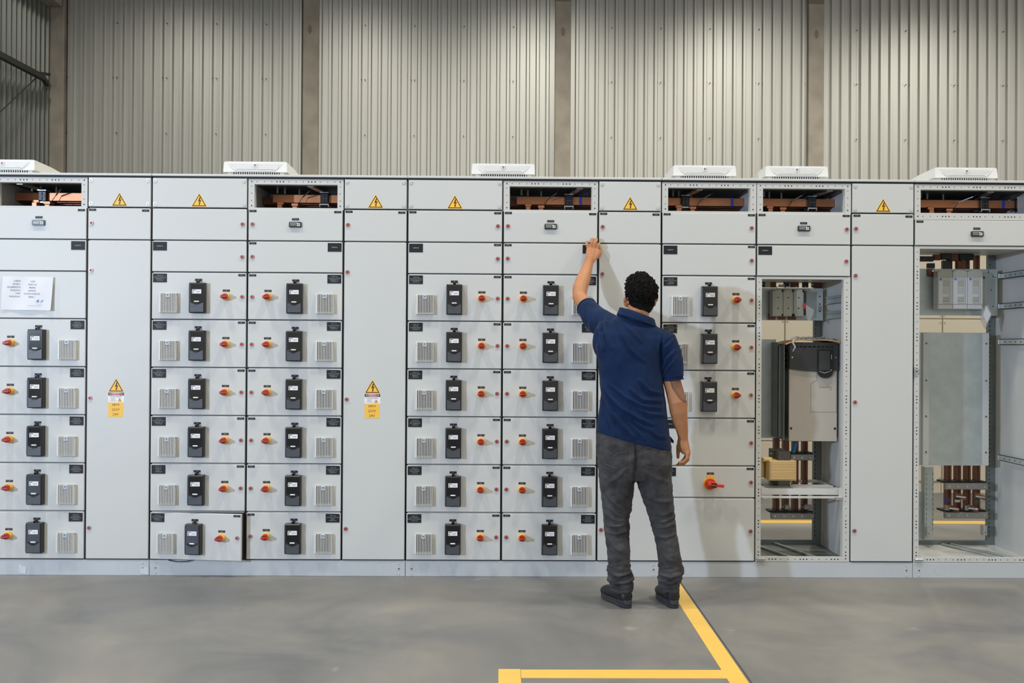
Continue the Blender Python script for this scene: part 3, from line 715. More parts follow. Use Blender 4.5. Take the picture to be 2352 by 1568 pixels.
# paper sheet taped on section A
def paper():
    m = MB(); n, k = 14, 10; a = (-2.518,-0.004,1.864); b = (-2.202,-0.004,1.867); lo = (-2.527,-0.004,1.655)
    W_, H_ = b[0]-a[0], a[2]-lo[2]; vs = []
    def f(u, v):
        curl = .022*max(0, (u-.75)/.25)**2*(.35+.65*v)+.004*math.sin(9*u+3*v)+.003*v
        return (a[0]-.010*v+W_*u, -.006-curl, a[2]-H_*v-.004*u)
    for i in range(n+1):
        for j2 in range(k+1): vs.append(f(i/n, j2/k))
    fs = [(i*(k+1)+q, i*(k+1)+q+1, (i+1)*(k+1)+q+1, (i+1)*(k+1)+q) for i in range(n) for q in range(k)]
    m.add(vs, fs, 'paper'); m.add([(x, y+.0006, z) for x, y, z in vs], [g[::-1] for g in fs], 'paper')
    me = m.mesh('paper_sheet', True)
    o = thing('paper_sheet', 'white printed sheet taped to the grey door at the left edge', 'paper', me=me)
    rows = [('CLIENTE', 'ICAVI'), ('PROJETO', 'PI04273-05'), ('ORÇAMENTISTA', 'MILENA'), ('PROJETISTA', 'PATRICK'), ('PCPM', 'GUSTAVO/EVELYN'), ('MONTADOR', 'PEDRO')]
    t = MB()
    def put(txt, u, v, size, k, al, wide=1.1):
        x, y, z = f(u, v); vs_, fs_ = text_geo(txt, al)
        out = []
        for p, q in vs_:
            uu = u+p*size*wide/W_; vv = v-q*size/H_
            X, Y, Z = f(uu, vv); out.append((X, Y-.0012, Z))
        t.add(out, fs_, k)
    for i, (l, r) in enumerate(rows):
        put(l, .355, .135+.093*i, .0140, 'inkpale', 'RIGHT', .80); put(r, .59, .142+.093*i, .0138, 'inkpale', 'CENTER', .90)
    for i, k in enumerate(('logolight', 'logoblue', 'inkblue', 'logolight', 'logoblue')):
        u = .675+.028*i; s = (.03, .03, -.03, .03, .03)[i]
        q = [f(u, .76), f(u+.012, .76), f(u+.012+s, .685), f(u+s, .685)]
        t.add([(x, y-.0012, z) for x, y, z in q], [(0, 1, 2, 3)], k)
    put('SOLUÇÕES', .80, .815, .006, 'logolight', 'RIGHT'); put('ENGENHARIA E AUTOMAÇÃO', .80, .862, .006, 'logolight', 'RIGHT')
    part('printed_text', t, o)
paper()
# torn tape scraps on the plinth
def scrap(pts, lab):
    m = MB().prism([(p[0], p[2]) for p in pts][::-1], .0032, .0052, 'tapeclear'); thing('tape_scrap', lab, 'tape', me=m.mesh('tape_scrap'))
scrap([(-2.41,0,0.072), (-2.405,0,0.0124), (-2.367,-0,0.0071), (-2.359,-0,0.0532), (-2.389,0,0.0558)], 'small torn scrap of tape on the plinth at the far left')
scrap([(-1.651,0,0.0584), (-1.653,0,0.0095), (-1.601,0,0.007), (-1.602,0,0.0559), (-1.623,-0,0.0504)], 'torn scrap of tape on the plinth end, left of the first section joint')

# ------------------------------------------------------------------ roof fans
def fan_mesh_parts():
    w, dpt, h = .200, .42, .096
    hs = MB()
    # housing: front trapezoid, top falling slightly to the rear, undercut bottom
    prof = [(0.000, .024), (.003, .050), (.009, h), (.030, h+.002), (dpt*.6, h-.003), (dpt, h-.016), (dpt, .024), (.05, .028)]
    n = len(prof); xs = [(-w, 0), (-w+.012, .004), (w-.012, .004), (w, 0)]
    vs = []
    for X, up in xs:
        for y, z in prof: vs.append((X*(1.0 if z < .08 else .985), y, z+(up if z > .08 else 0)))
    fs = []
    for i in range(3):
        for q in range(n): fs.append((i*n+q, i*n+(q+1) % n, (i+1)*n+(q+1) % n, (i+1)*n+q))
    fs += [tuple(range(n-1, -1, -1)), tuple(range(3*n, 4*n))]
    hs.add(vs, fs, 'fan')
    base = MB().box(-.178, .178, .022, dpt-.02, 0, .030, 'vent').box(-.148, .148, .016, .022, .003, .030, 'slot')
    for i in range(21): base.box(-.146+.0143*i, -.1405+.0143*i, .012, .0225, .002, .030, 'vent')
    lv = MB(); zt, zb = .088, .040
    hw = lambda z: .128+(z-zb)/(zt-zb)*.036
    # recessed louvre field with rim
    lv.add([(-hw(zt), .0100, zt), (-hw(zb), .0012, zb), (hw(zb), .0012, zb), (hw(zt), .0100, zt)], [(0, 1, 2, 3)], 'louv')
    for i in range(7):
        z = zb+.004+i*.0068; yy = .0012+(z-zb)/(zt-zb)*.0088
        lv.cbox(-hw(z), hw(z), yy-.0035, yy+.002, z-.0010, z+.0048, .0008, 'fan')
    rim = [(-hw(zt)-.004, .0085, zt), (-hw(.062)-.005, .003, .062), (-hw(zb)-.002, -.001, zb+.004), (-.115, -.002, zb-.004), (.115, -.002, zb-.004), (hw(zb)+.002, -.001, zb+.004), (hw(.062)+.005, .003, .062), (hw(zt)+.004, .0085, zt)]
    lv.tube(rim, .0035, 'fan', 6)
    lg = MB(); lg.cbox(-.011, .011, -.004, .008, .056, .084, .001, 'fan'); lg.box(-.006, .006, -.0046, -.0035, .072, .080, 'logopink'); lg.box(-.006, .006, -.0046, -.0035, .064, .0725, 'logoblue'); lg.box(-.004, .006, -.0048, -.0035, .068, .0745, 'logolight')
    return hs.mesh('housing'), base.mesh('base_grille'), lv.mesh('louvre'), lg.mesh('badge')
FM = fan_mesh_parts()
fl_ = ['white roof fan at the far left end of the cabinet row', 'white roof fan in front of the second concrete pillar, left of centre', 'white roof fan left of the pillar above the man, centre of the row',
       'white roof fan just right of the man, left one of a close pair', 'white roof fan on the tall open bay, right one of a close pair', 'white roof fan near the right end of the cabinet row']
for i, cx in enumerate((5.5, 586, 1156, 1619, 1830.5, 2220)):
    X = [(-2.55,0.04,2.563)[0], (-0.9653,0.04,2.576)[0], (0.5997,0.04,2.589)[0], (1.878,0.04,2.6)[0], (2.464,0.04,2.605)[0], (3.547,0.04,2.614)[0]][i]
    o = thing('roof_fan', fl_[i], 'fan', (X, .040, 2.513), group='white roof fans on the cabinets')
    o.scale = (1, 1, .89)
    for nm, me in zip(('housing', 'base_grille', 'louvre', 'badge'), FM): link(nm, me, o)

# ------------------------------------------------------------------ open bay of section D
def rect(m, a, b, y0, y1, k, c=0):
    x0, x1 = sorted((a[0], b[0])); z0, z1 = sorted((a[2], b[2]))
    return m.cbox(x0, x1, y0, y1, z0, z1, c, k) if c else m.box(x0, x1, y0, y1, z0, z1, k)
VH = [(0, 1), (.0205, 1), (.041, 1), (.074, 0), (.119, 0), (.164, 0)]
def bay_frame(cab, a, e, z0, z1):
    m = MB(); fy = .006
    m.box(a+.003, a+.036, fy, .030, z0+.030, z1-.016, 'frame'); m.box(e-.046, e-.003, fy, .030, z0+.030, z1-.016, 'frame'); m.box(a+.003, e-.003, fy, .030, z1-.016, z1, 'frame'); m.box(a+.003, e-.003, fy, .030, z0, z0+.030, 'frame')
    m.box(a+.0335, a+.0365, .029, .05, z0+.03, z1-.016, 'frame'); m.box(e-.0465, e-.0435, .029, .05, z0+.03, z1-.016, 'frame')
    part('bay_frame', m, cab); h = MB()
    z = z0+.02
    while z < z1-.05:
        for dz, b in VH:
            if z+dz < z1-.03: hole(h, a+.021, z+dz, b, fy); hole(h, e-.026, z+dz, b, fy)
        z += .197
    x = a+.09
    while x < e-.05:
        for dx, b in VH:
            if x+dx < e-.05: hole(h, x+dx, z0+.016, b, fy)
        x += .197
    part('perforation', h, cab, kind='stuff')
    # rear uprights and rails, open to the hall behind
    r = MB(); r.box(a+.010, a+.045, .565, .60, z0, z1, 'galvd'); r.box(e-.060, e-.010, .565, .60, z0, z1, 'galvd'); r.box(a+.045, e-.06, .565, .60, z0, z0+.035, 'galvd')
    part('rear_frame', r, cab)
    rp = MB(); z = z0+.06
    while z < z1-.05:
        for xx in (a+.034, e-.050): rp.box(xx-.002, xx+.002, .5635, .566, z, z+.012, 'hole')
        z += .03
    part('perforation', rp, cab, kind='stuff')
    t = MB().box(a+.01, e-.01, .03, .60, z1-.004, z1, 'inner'); part('divider_plate', t, cab)
    f = MB().box(a+.01, e-.01, .03, .60, z0-.002, z0+.004, 'galvd' if e-a < .7 else 'inner'); part('floor_plate', f, cab)  # narrow bay's floor gets the darker sheet, its shade put into the colour
    lt = MB().cbox(a+.012, a+.062, -.004, .006, z0+.008, z0+.022, .002, 'steel'); lt.cone((a+.022, -.004, z0+.015), (a+.022, -.007, z0+.015), .005, .005, 'steel', 10); lt.cone((a+.052, -.004, z0+.015), (a+.052, -.007, z0+.015), .005, .005, 'steel', 10)
    part('hinge_bracket', lt, cab)
bay_frame(D, 2.2, 2.8, .1, Z1)
part('floor_strip', MB().bar((2.30, .56, .112), (2.46, .06, .112), .018, .012, 'galv'), D)
part('floor_strip', MB().bar((2.47, .56, .112), (2.62, .06, .112), .018, .012, 'galv'), D)
# depth rails on the right wall
def depth_rail(cab, x, y0, y1, z, h=.05):
    m = MB().box(x-.012, x, y0, y1, z-h/2, z+h/2, 'galv'); m.box(x-.020, x, y0, y1, z+h/2-.004, z+h/2, 'galv'); m.box(x-.020, x, y0, y1, z-h/2, z-h/2+.004, 'galv')
    yy = y0+.03
    while yy < y1-.02: m.box(x-.0126, x-.0118, yy, yy+.010, z+.006, z+.010, 'hole'); yy += .022
    part('depth_rail', m, cab)
RX = 2.786
depth_rail(D, RX, .05, .42, 1.765); depth_rail(D, RX, .05, .42, 1.665)
# galvanised mounting plate with the fuse switch
mp = MB(); rect(mp, (2.339,0.42,1.848), (2.753,0.42,1.632), .42, .424, 'galv')
for px, py in ((1883, 681), (1883, 698), (1883, 715), (1770, 672), (1770, 696)):
    c = (2.732,0.42,1.793) if (px, py) == (1883, 681) else ((2.732,0.42,1.743) if py == 698 else ((2.732,0.42,1.693) if py == 715 else ((2.4,0.42,1.817) if py == 672 else (2.401,0.42,1.747))))
    mp.cone((c[0], .4198, c[2]), (c[0], .4185, c[2]), .005, .005, 'hole', 8)
part('mounting_plate', mp, D)
def at(c, y): return (c[0], y, c[2])
sw = thing('fuse_switch', 'three-pole grey fuse switch on the steel plate at the top of the tall open bay', 'switch')
bs = MB(); rect(bs, (2.389,0.4,1.827), (2.624,0.4,1.666), .36, .42, 'darkgrey', .003); part('base', bs, sw)
px = [(2.383,0.3,1.833), (2.451,0.3,1.834), (2.453,0.3,1.834), (2.518,0.3,1.834), (2.521,0.3,1.834), (2.588,0.3,1.835)]
zb = (2.456,0.3,1.656)[2]; zt = px[0][2]
for i in range(3):
    m = MB(); x0, x1 = px[2*i][0], px[2*i+1][0]; m.cbox(x0, x1, .30, .38, zb, zt, .002, 'modgrey')
    m.box(x0+.016, x1-.010, .2985, .30, zb+.006, zt-.006, 'modgrey')
    for zz in (zb+.052, zt-.055): m.box((x0+x1)/2-.005, (x0+x1)/2+.005, .2978, .2986, zz-.003, zz+.003, 'hole')
    m.cone((x0+.008, .30, zt-.008), (x0+.008, .2988, zt-.008), .005, .005, 'darkgrey', 10); m.box(x0+.02, x0+.032, .2988, .30, zt-.008, zt-.004, 'hole')
    m.box(x1-.008, x1+.001, .2986, .31, zt-.018, zt, 'hole'); m.box(x1-.008 if i < 2 else x0, x1+.001 if i < 2 else x0+.008, .2986, .31, zb, zb+.016, 'hole')
    part('pole_cover', m, sw)
tg = MB(); a = (2.599,0.27,1.719); tg.prism([(a[0]-.020, a[2]-.012), (a[0], a[2]-.014), (a[0], a[2]+.022), (a[0]-.020, a[2]+.022)], .28, .283, 'signred')
thing('red_tag', 'small red tag hanging on the grey fuse switch', 'tag', me=tg.mesh('red_tag'))
bg = MB(); q = [(2.591,0.25,1.729), (2.642,0.25,1.698), (2.637,0.25,1.667), (2.62,0.25,1.63), (2.605,0.25,1.627), (2.594,0.25,1.649), (2.591,0.25,1.695)]
bg.prism([(p[0], p[2]) for p in q][::-1], .25, .262, 'bag'); thing('plastic_bag', 'small clear bag hanging beside the red tag on the fuse switch', 'bag', me=bg.mesh('plastic_bag'))
# copper bars behind the top of the bay
for i, (a, b) in enumerate((((2.379,0.5,1.895), (2.412,0.5,1.856)), ((2.475,0.48,1.876), (2.51,0.48,1.859)))):
    part('insulator_block', rect(MB(), a, b, .47, .50, 'rearpanel' if i == 0 else 'galv', .002), D)
for i, (a, b) in enumerate((((2.364,0.52,1.899), (2.414,0.52,1.858)), ((2.42,0.52,1.899), (2.462,0.52,1.858)), ((2.515,0.52,1.9), (2.554,0.52,1.859)), ((2.56,0.52,1.9), (2.617,0.52,1.859)), ((2.643,0.52,1.901), (2.682,0.52,1.859)), ((2.706,0.52,1.895), (2.769,0.52,1.86)))):
    part('copper_joint', rect(MB(), a, b, .51, .53, 'copperd' if i % 2 else 'black', .002), D)
for (a) in ((2.365,0.5,1.88), (2.365,0.5,1.859), (2.464,0.5,1.895), (2.464,0.5,1.86), (2.531,0.5,1.896), (2.531,0.5,1.86), (2.547,0.5,1.86), (2.595,0.5,1.896), (2.595,0.5,1.861), (2.659,0.5,1.861), (2.709,0.5,1.879)):
    part('bolt', MB().cone((a[0], .510, a[2]), (a[0], .500, a[2]), .006, .006, 'steel', 6), D)
for a, b in (((2.381,0.41,1.676), (2.428,0.41,1.635)), ((2.451,0.41,1.656), (2.495,0.41,1.636)), ((2.518,0.41,1.657), (2.565,0.41,1.636))):
    part('copper_link', rect(MB(), a, b, .395, .405, 'copperd', .001), D)

# the large drive
dv = thing('inverter_drive', 'large inverter drive with a dark top and beige cover in the tall open bay', 'drive')
xl, xr = (2.464,0.19,1.302)[0], (2.776,0.19,1.304)[0]; zt, zb = (2.625,0.19,1.484)[2], (2.628,0.19,0.8429)[2]; zm = (2.626,0.19,1.298)[2]
m = MB(); m.cbox(xl, xr, .205, .42, zb, zt, .004, 'galvd'); part('chassis', m, dv)
m = MB(); m.cbox(xl, xr, .190, .205, zb, zm+.02, .002, 'drive')
lidx = (2.604,0.19,1.162)[0]; z_a = (2.603,0.19,1.213)[2]; z_b = (2.646,0.19,1.241)[2]; xk = (2.644,0.19,1.247)[0]; z_c = (2.604,0.19,1.032)[2]; xe = (2.772,0.19,1.163)[0]
for p, q in (((lidx, z_a), (lidx, z_c)), ((lidx, z_c), (xe, z_c)), ((xe, z_c), (xe, zm)), ((lidx, z_a), (xk, z_b)), ((xk, z_b), (xk, zm-.01))):
    m.bar((p[0], .1898, p[1]), (q[0], .1898, q[1]), .0012, .0012, 'signblk')
for sx in (xl+.013, xr-.013): m.cone((sx, .190, zb+.083), (sx, .187, zb+.083), .008, .007, 'signblk', 12)
m.text('PowerFlex', (2.7,0.19,1.194)[0], (2.7,0.19,1.194)[2], .1893, .0185, 'darkred', 'CENTER', 1.0)
m.text('755', (2.734,0.19,1.181)[0], (2.734,0.19,1.181)[2]-.003, .1893, .0100, 'darkred', 'CENTER')
m.box(xl+.125, xl+.155, .1893, .19, zb+.008, zb+.012, 'yellow'); part('front_cover', m, dv)
# dark upper hood with a curved lower edge
pts = [(xl-.002, zt), (xl-.002, zm+.012)]
for i in range(13):
    u = i/12; pts.append((xl+(xr-xl)*u, zm+.012-.016*math.sin(PI*u*.85)))
pts += [(xr+.002, zm+.01), (xr+.002, zt)]
m = MB().prism(pts, .176, .21, 'drivedark')
for i in range(9): m.box(xl+.033+.0285*i, xl+.053+.0285*i, .1752, .177, zt-.034, zt-.024, 'hole')
for sx in (xl+.014, xr-.016): m.cone((sx, .176, zt-.098), (sx, .172, zt-.098), .006, .005, 'steel', 10)
part('hood', m, dv)
m = MB(); kx0, kx1 = (2.647,0.17,1.445)[0], (2.738,0.17,1.445)[0]; kz1, kz0 = (2.675,0.17,1.436)[2], (2.676,0.17,1.298)[2]
pts = [(kx0-.006, kz0), (kx0-.006, kz1+.004), (kx1+.006, kz1+.004), (kx1+.006, kz0)]
for i in range(1, 10): t = PI*i/10; pts.append(((kx0+kx1)/2+(kx1-kx0+.012)/2*math.cos(t), kz0-.046*math.sin(t)))
m.prism(pts[::-1], .170, .178, 'gasket'); m.cbox(kx0+.002, kx1-.016, .160, .172, kz0+.004, kz1-.004, .003, 'drivedark')
m.box(kx1-.008, kx1-.004, .1685, .17, kz1-.06, kz1-.03, 'modgrey'); m.cone((kx1-.008, .170, kz0+.008), (kx1-.008, .168, kz0+.008), .003, .003, 'white', 8); m.tube([(kx0+.006, .168, kz0+.0), (kx0+.02, .165, kz0-.006), (kx0+.038, .165, kz0-.012), (kx1-.014, .168, kz0)], .003, 'bag', 6)
part('keypad_bay', m, dv)
m = MB(); sxl = xl
m.box(xl-.004, xl+.001, .21, .415, zm, zt-.01, 'drivedark')
for i in range(4): m.box(xl-.006, xl-.003, .225, .36, zm+.022+.033*i, zm+.044+.033*i, 'hole')
part('side_vent', m, dv)
m = MB(); gx0 = (2.337,0.4,1.151)[0]; m.box(gx0, xl-.02, .44, .444, zb-.002, zt+.02, 'galv'); m.box(gx0+.075, gx0+.079, .27, .44, zb+.015, zt+.0, 'galvd'); m.box(xl-.032, xl-.028, .20, .44, zb+.005, zt-.01, 'galvd'); m.box(gx0+.075, xl-.028, .27, .274, zb+.02, zt-.02, 'galvd')
part('mounting_flange', m, dv)
for zz in (zb+.012, zt-.03):
    part('fixing_lug', MB().cbox(xr+.004, xr+.030, .22, .24, zz-.014, zz+.014, .002, 'steel').cone((xr+.02, .22, zz), (xr+.02, .21, zz), .007, .006, 'steel', 6), dv)
# cardboard sheet and film on top
m = MB(); n = 14
for i in range(n):
    u0, u1 = i/n, (i+1)/n; f = lambda u: (xl-.045+(xr-xl+.075)*u, zt+.012-.030*abs(2*u-1)**3.5)
    (x0, z0), (x1, z1) = f(u0), f(u1)
    m.add([(x0, .11, z0), (x1, .11, z1), (x1, .11, z1+.006), (x0, .11, z0+.006), (x0, .42, z0), (x1, .42, z1), (x1, .42, z1+.006), (x0, .42, z0+.006)], [(0, 1, 2, 3), (3, 2, 6, 7), (4, 7, 6, 5), (0, 4, 5, 1)], 'card')
thing('cardboard_sheet', 'bowed cardboard sheet lying on top of the large drive', 'cardboard', me=m.mesh('cardboard_sheet'))
m = MB(); 
for i in range(44):
    x = xl+.02+rnd.random()*.21; m.tube([(x, .15+rnd.random()*.1, zt+.020), (x+rnd.uniform(.01, .04), .15+rnd.random()*.1, zt+.024+rnd.random()*.014), (x+rnd.uniform(.03, .07), .15+rnd.random()*.1, zt+.021)], rnd.uniform(.0015, .0045), 'bag', 6)
m.tube([(xl+.015, .13, zt+.02), (xl-.004, .105, zt-.0), (xl+.012, .10, zt-.03), (xl-.004, .10, zt-.06)], [.008, .007, .006, .003], 'bag', 6)
thing('crumpled_film', 'crumpled clear film lying on the cardboard above the large drive', 'film', me=m.mesh('crumpled_film', True))
# blue strap
m = MB(); m.tube([(2.538,0.28,0.8314), (2.529,0.28,0.8027), (2.524,0.3,0.7606)], [.012, .011, .013], 'bluestrap', 6)
thing('blue_strap', 'blue strap hanging below the large drive', 'strap', me=m.mesh('blue_strap'))
# vertical busbars and supports at the back
for x in ((2.458,0.5,0.4094), (2.479,0.5,0.4095), (2.52,0.5,0.4096), (2.544,0.5,0.4097), (2.585,0.5,0.4099), (2.608,0.5,0.41), (2.651,0.5,0.4102), (2.671,0.5,0.4103)):
    part('vertical_busbar', MB().box(x[0]-.0075, x[0]+.0065, .49, .54, .33, 1.02, 'copperd'), D)
def support(cab, a, b, y):
    x0, x1 = a[0], b[0]; z1, z0 = a[2], b[2]; m = MB().cbox(x0, x1, y-.035, y, z0, z1, .003, 'steelbar'); m.box(x0-.004, x1, y, y+.10, z1-.002, z1+.010, 'gasket')
    n = max(3, int(round((x1-x0)/.062)))
    for i in range(n): cx = x0+(x1-x0)*(i+.35)/n*1.05; m.cone((cx, y-.035, (z0+z1)/2), (cx, y-.041, (z0+z1)/2), .008, .007, 'steel', 6)
    part('busbar_support', m, cab)
support(D, (2.543,0.46,0.7327), (2.702,0.46,0.6923), .46); support(D, (2.415,0.46,0.3389), (2.704,0.46,0.299), .46)
for a, b in (((2.498,0.42,0.3981), (2.53,0.42,0.3662)), ((2.627,0.42,0.3987), (2.677,0.42,0.3668))):
    m = MB(); rect(m, a, b, .40, .46, 'steelbar', .003); m.cone((a[0]-.01, .42, (a[2]+b[2])/2), (b[0]+.01, .42, (a[2]+b[2])/2-.006), .006, .006, 'steel', 8); part('cable_clamp', m, D)
# shelf and reactor
zsh = (2.503,0.05,0.5373)[2]
m = MB(); sb0, sb1 = (2.256,0.06,0.5542), (2.748,0.06,0.5149); m.box(sb0[0]-.005, sb1[0], .055, .085, sb1[2], sb0[2], 'frame'); m.box(2.235, 2.76, .14, .19, sb0[2]-.006, sb0[2]-.002, 'inner'); m.box(2.235, 2.76, .24, .27, sb0[2]-.02, sb0[2]-.002, 'frame'); m.box(2.235, 2.76, .50, .53, sb0[2]-.02, sb0[2]-.002, 'frame')
m.box(2.236, 2.25, .08, .53, sb0[2]-.02, sb0[2]-.002, 'frame'); m.box(2.745, 2.76, .08, .53, sb0[2]-.02, sb0[2]-.002, 'frame')
m.box(2.30, 2.46, .06, .54, sb0[2]-.004, sb0[2]+.001, 'galvd'); part('shelf', m, D)
b0, b1 = (2.246,0.02,0.5101), (2.763,0.02,0.4986); part('cross_rail', MB().box(2.237, 2.756, .012, .03, b1[2], b0[2], 'frame'), D)
for a, b in (((2.241,-0.002,0.5078), (2.282,-0.002,0.4888)), ((2.706,-0.002,0.5098), (2.75,-0.002,0.4881))):
    part('clip', rect(MB(), a, b, -.004, .008, 'steel', .003), D)
a = (2.738,0.03,0.5632); part('corner_bracket', MB().prism([(a[0]-.0, a[2]), (a[0], a[2]-.075), (a[0]+.03, a[2]-.10), (a[0]+.03, a[2])][::1], .03, .036, 'frame'), D)
rc = thing('line_reactor', 'reactor with pale yellow winding and dark core on the shelf of the tall open bay', 'reactor')
wx0, wx1 = (2.329,0.15,0.6572)[0], (2.504,0.15,0.658)[0]; wz1, wz0 = (2.419,0.15,0.7193)[2], (2.42,0.15,0.5903)[2]
m = MB(); m.cbox(wx0, wx1, .15, .30, wz0, wz1, .008, 'winding')
for i in range(8): z = wz0+(wz1-wz0)*(i+.5+rnd.uniform(-.3, .3))/8; m.box(wx0+.006, wx1-.004, .1492, .15, z-.0006, z+.0006+.0012*rnd.random(), 'winding2')
part('winding', m, rc)
m = MB(); m.cbox(wx0-.055, wx0-.01, .24, .36, wz0+.01, wz1+.012, .008, 'winding'); m.cbox(wx0-.03, wx0+.03, .19, .26, wz1-.01, wz1+.014, .006, 'winding'); part('winding', m, rc)
sh_z = sb0[2]
m = MB(); m.box((2.39,0.2,0.7362)[0], (2.467,0.2,0.7366)[0], .17, .40, wz1, wz1+.058, 'core'); m.box((2.39,0.2,0.7362)[0], (2.467,0.2,0.7366)[0], .17, .40, sh_z, wz0, 'core'); m.box((2.39,0.2,0.7362)[0]+.01, (2.467,0.2,0.7366)[0]-.01, .19, .38, wz0, wz1, 'core')
for i in range(3): m.cbox((2.377,0.4,0.7148)[0]+.03*i, (2.377,0.4,0.7148)[0]+.022+.03*i, .27, .36, wz1+.005, wz1+.060, .003, 'core')
for i in range(3): m.cone(((2.368,0.3,0.7254)[0]+.03*i, .27, wz1+.035), ((2.368,0.3,0.7254)[0]+.03*i, .262, wz1+.035), .006, .005, 'steel', 6)
part('core', m, rc)

# ------------------------------------------------------------------ open bay of section E
bay_frame(E, 3.2, 4.0, .1, Z2)
part('floor_strip', MB().bar((3.62, .55, .112), (3.80, .10, .112), .02, .01, 'galv'), E); part('floor_strip', MB().bar((3.68, .55, .112), (3.88, .10, .112), .02, .01, 'galv'), E)
ER = 3.986
mp = MB(); rect(mp, (3.395,0.42,1.985), (3.932,0.42,1.672), .42, .424, 'galv')
for a in ((3.871,0.42,1.973), (3.871,0.42,1.962), (3.902,0.42,1.935), (3.917,0.42,1.93), (3.888,0.42,1.845), (3.903,0.42,1.736)): mp.cone((a[0], .4198, a[2]), (a[0], .4185, a[2]), .004, .004, 'hole', 8)
rect(mp, (3.824,0.41,1.943), (3.851,0.41,1.762), .412, .42, 'modlight'); rect(mp, (3.829,0.41,1.934), (3.844,0.41,1.887), .409, .412, 'darkgrey')
part('mounting_plate', mp, E)
fs_ = thing('fuse_switch', 'pale three-module fuse switch with round badges in the far right open bay', 'switch')
m = MB(); rect(m, (3.525,0.4,1.917), (3.823,0.4,1.72), .36, .42, 'modgrey', .003); part('base', m, fs_)
for i in range(3):
    a, b = [((3.481,0.3,1.921), (3.577,0.3,1.741)), ((3.579,0.3,1.922), (3.677,0.3,1.742)), ((3.679,0.3,1.923), (3.777,0.3,1.742))][i]
    x0, x1, z1, z0 = a[0], b[0], a[2], b[2]; m = MB()
    m.cbox(x0, x1, .30, .38, z0, z1, .003, 'modlight')
    pts = [(x0, z1)]+[(x0+(x1-x0)*q/8, z1+.036+.012*math.sin(PI*q/8)) for q in range(9)]+[(x1, z1)]
    m.prism(pts[::-1], .308, .38, 'modgrey'); m.cbox(x0, x1, .302, .38, z0-.030, z0-.001, .004, 'modlight')
    m.cone((x0+.015, .30, z1-.013), (x0+.015, .2985, z1-.013), .0085, .0085, 'logoblue' if i else 'darkgrey', 16); m.box(x0+.011, x0+.019, .2980, .2986, z1-.015, z1-.011, 'modlight')
    m.box(x0+.030, x0+.070, .2992, .30, z1-.064, z1-.022, 'modgrey'); m.box(x0+.030, x0+.070, .2992, .30, z0+.018, z0+.05, 'modgrey')
    for r_ in range(16):
        zz = z1-.006-r_*(z1-z0-.012)/15
        for c_ in range(6):
            if r_ in (0, 1, 6, 7, 8, 9, 14, 15) or c_ > 3: m.box(x0+.031+.0098*c_, x0+.0345+.0098*c_, .2986, .2996, zz-.0018, zz+.0018, 'hole')
    part('module_cover', m, fs_)
# dark fuse links and copper above
for i, (a, b, k) in enumerate((((3.411,0.46,2.073), (3.515,0.46,2.038), 'black'), ((3.519,0.45,2.085), (3.564,0.45,2.047), 'copperd'), ((3.568,0.46,2.092), (3.636,0.46,2.051), 'black'), ((3.635,0.45,2.089), (3.685,0.45,2.042), 'copperd'), ((3.689,0.46,2.09), (3.79,0.46,2.049), 'black'), ((3.479,0.46,2.026), (3.524,0.46,1.992), 'inkblue'), ((3.58,0.46,2.045), (3.634,0.46,1.986), 'black'), ((3.675,0.46,2.046), (3.719,0.46,1.987), 'copperd'))):
    part('fuse_link' if k != 'copperd' else 'copper_joint', rect(MB(), a, b, .455, .49, k, .003), E)
part('terminal_lug', rect(MB(), (3.454,0.4,1.984), (3.496,0.4,1.934), .40, .415, 'copperd', .002).cone(((3.48,0.39,1.968)[0], .40, (3.48,0.39,1.968)[2]), ((3.48,0.39,1.968)[0], .385, (3.48,0.39,1.968)[2]), .008, .007, 'steel', 6), E)
ZEB = (3.636,0.5,0.6629)[2]
for x in ((3.645,0.52,0.4115), (3.711,0.52,0.4118), (3.777,0.52,0.4121), (3.842,0.52,0.4123)):
    part('vertical_busbar', MB().box(x[0]-.0165, x[0]-.002, .50, .55, .30, ZEB, 'copperd'), E); part('vertical_busbar', MB().box(x[0]+.002, x[0]+.0165, .50, .55, .30, ZEB, 'copperd'), E)
for x in ((3.645,0.5,2.043), (3.71,0.5,2.043), (3.764,0.5,2.044), (3.833,0.5,2.044)):
    part('vertical_busbar', MB().box(x[0]-.0165, x[0]-.002, .50, .53, 1.90, Z2-.01, 'copperd'), E); part('vertical_busbar', MB().box(x[0]+.002, x[0]+.0165, .50, .53, 1.90, Z2-.01, 'copperd'), E)
x = (3.631,0.5,0.4233); part('blue_band', MB().box(x[0]-.018, x[0]+.018, .497, .50, x[2]-.010, x[2]+.008, 'bluetape'), E)
x = (3.702,0.5,0.4147); part('white_band', MB().box(x[0]-.018, x[0]+.018, .497, .50, x[2]-.008, x[2]+.008, 'white'), E)
x = (3.833,0.5,0.4153); part('green_band', MB().box(x[0]-.018, x[0]+.018, .497, .50, x[2]-.010, x[2]+.008, 'greentape'), E)
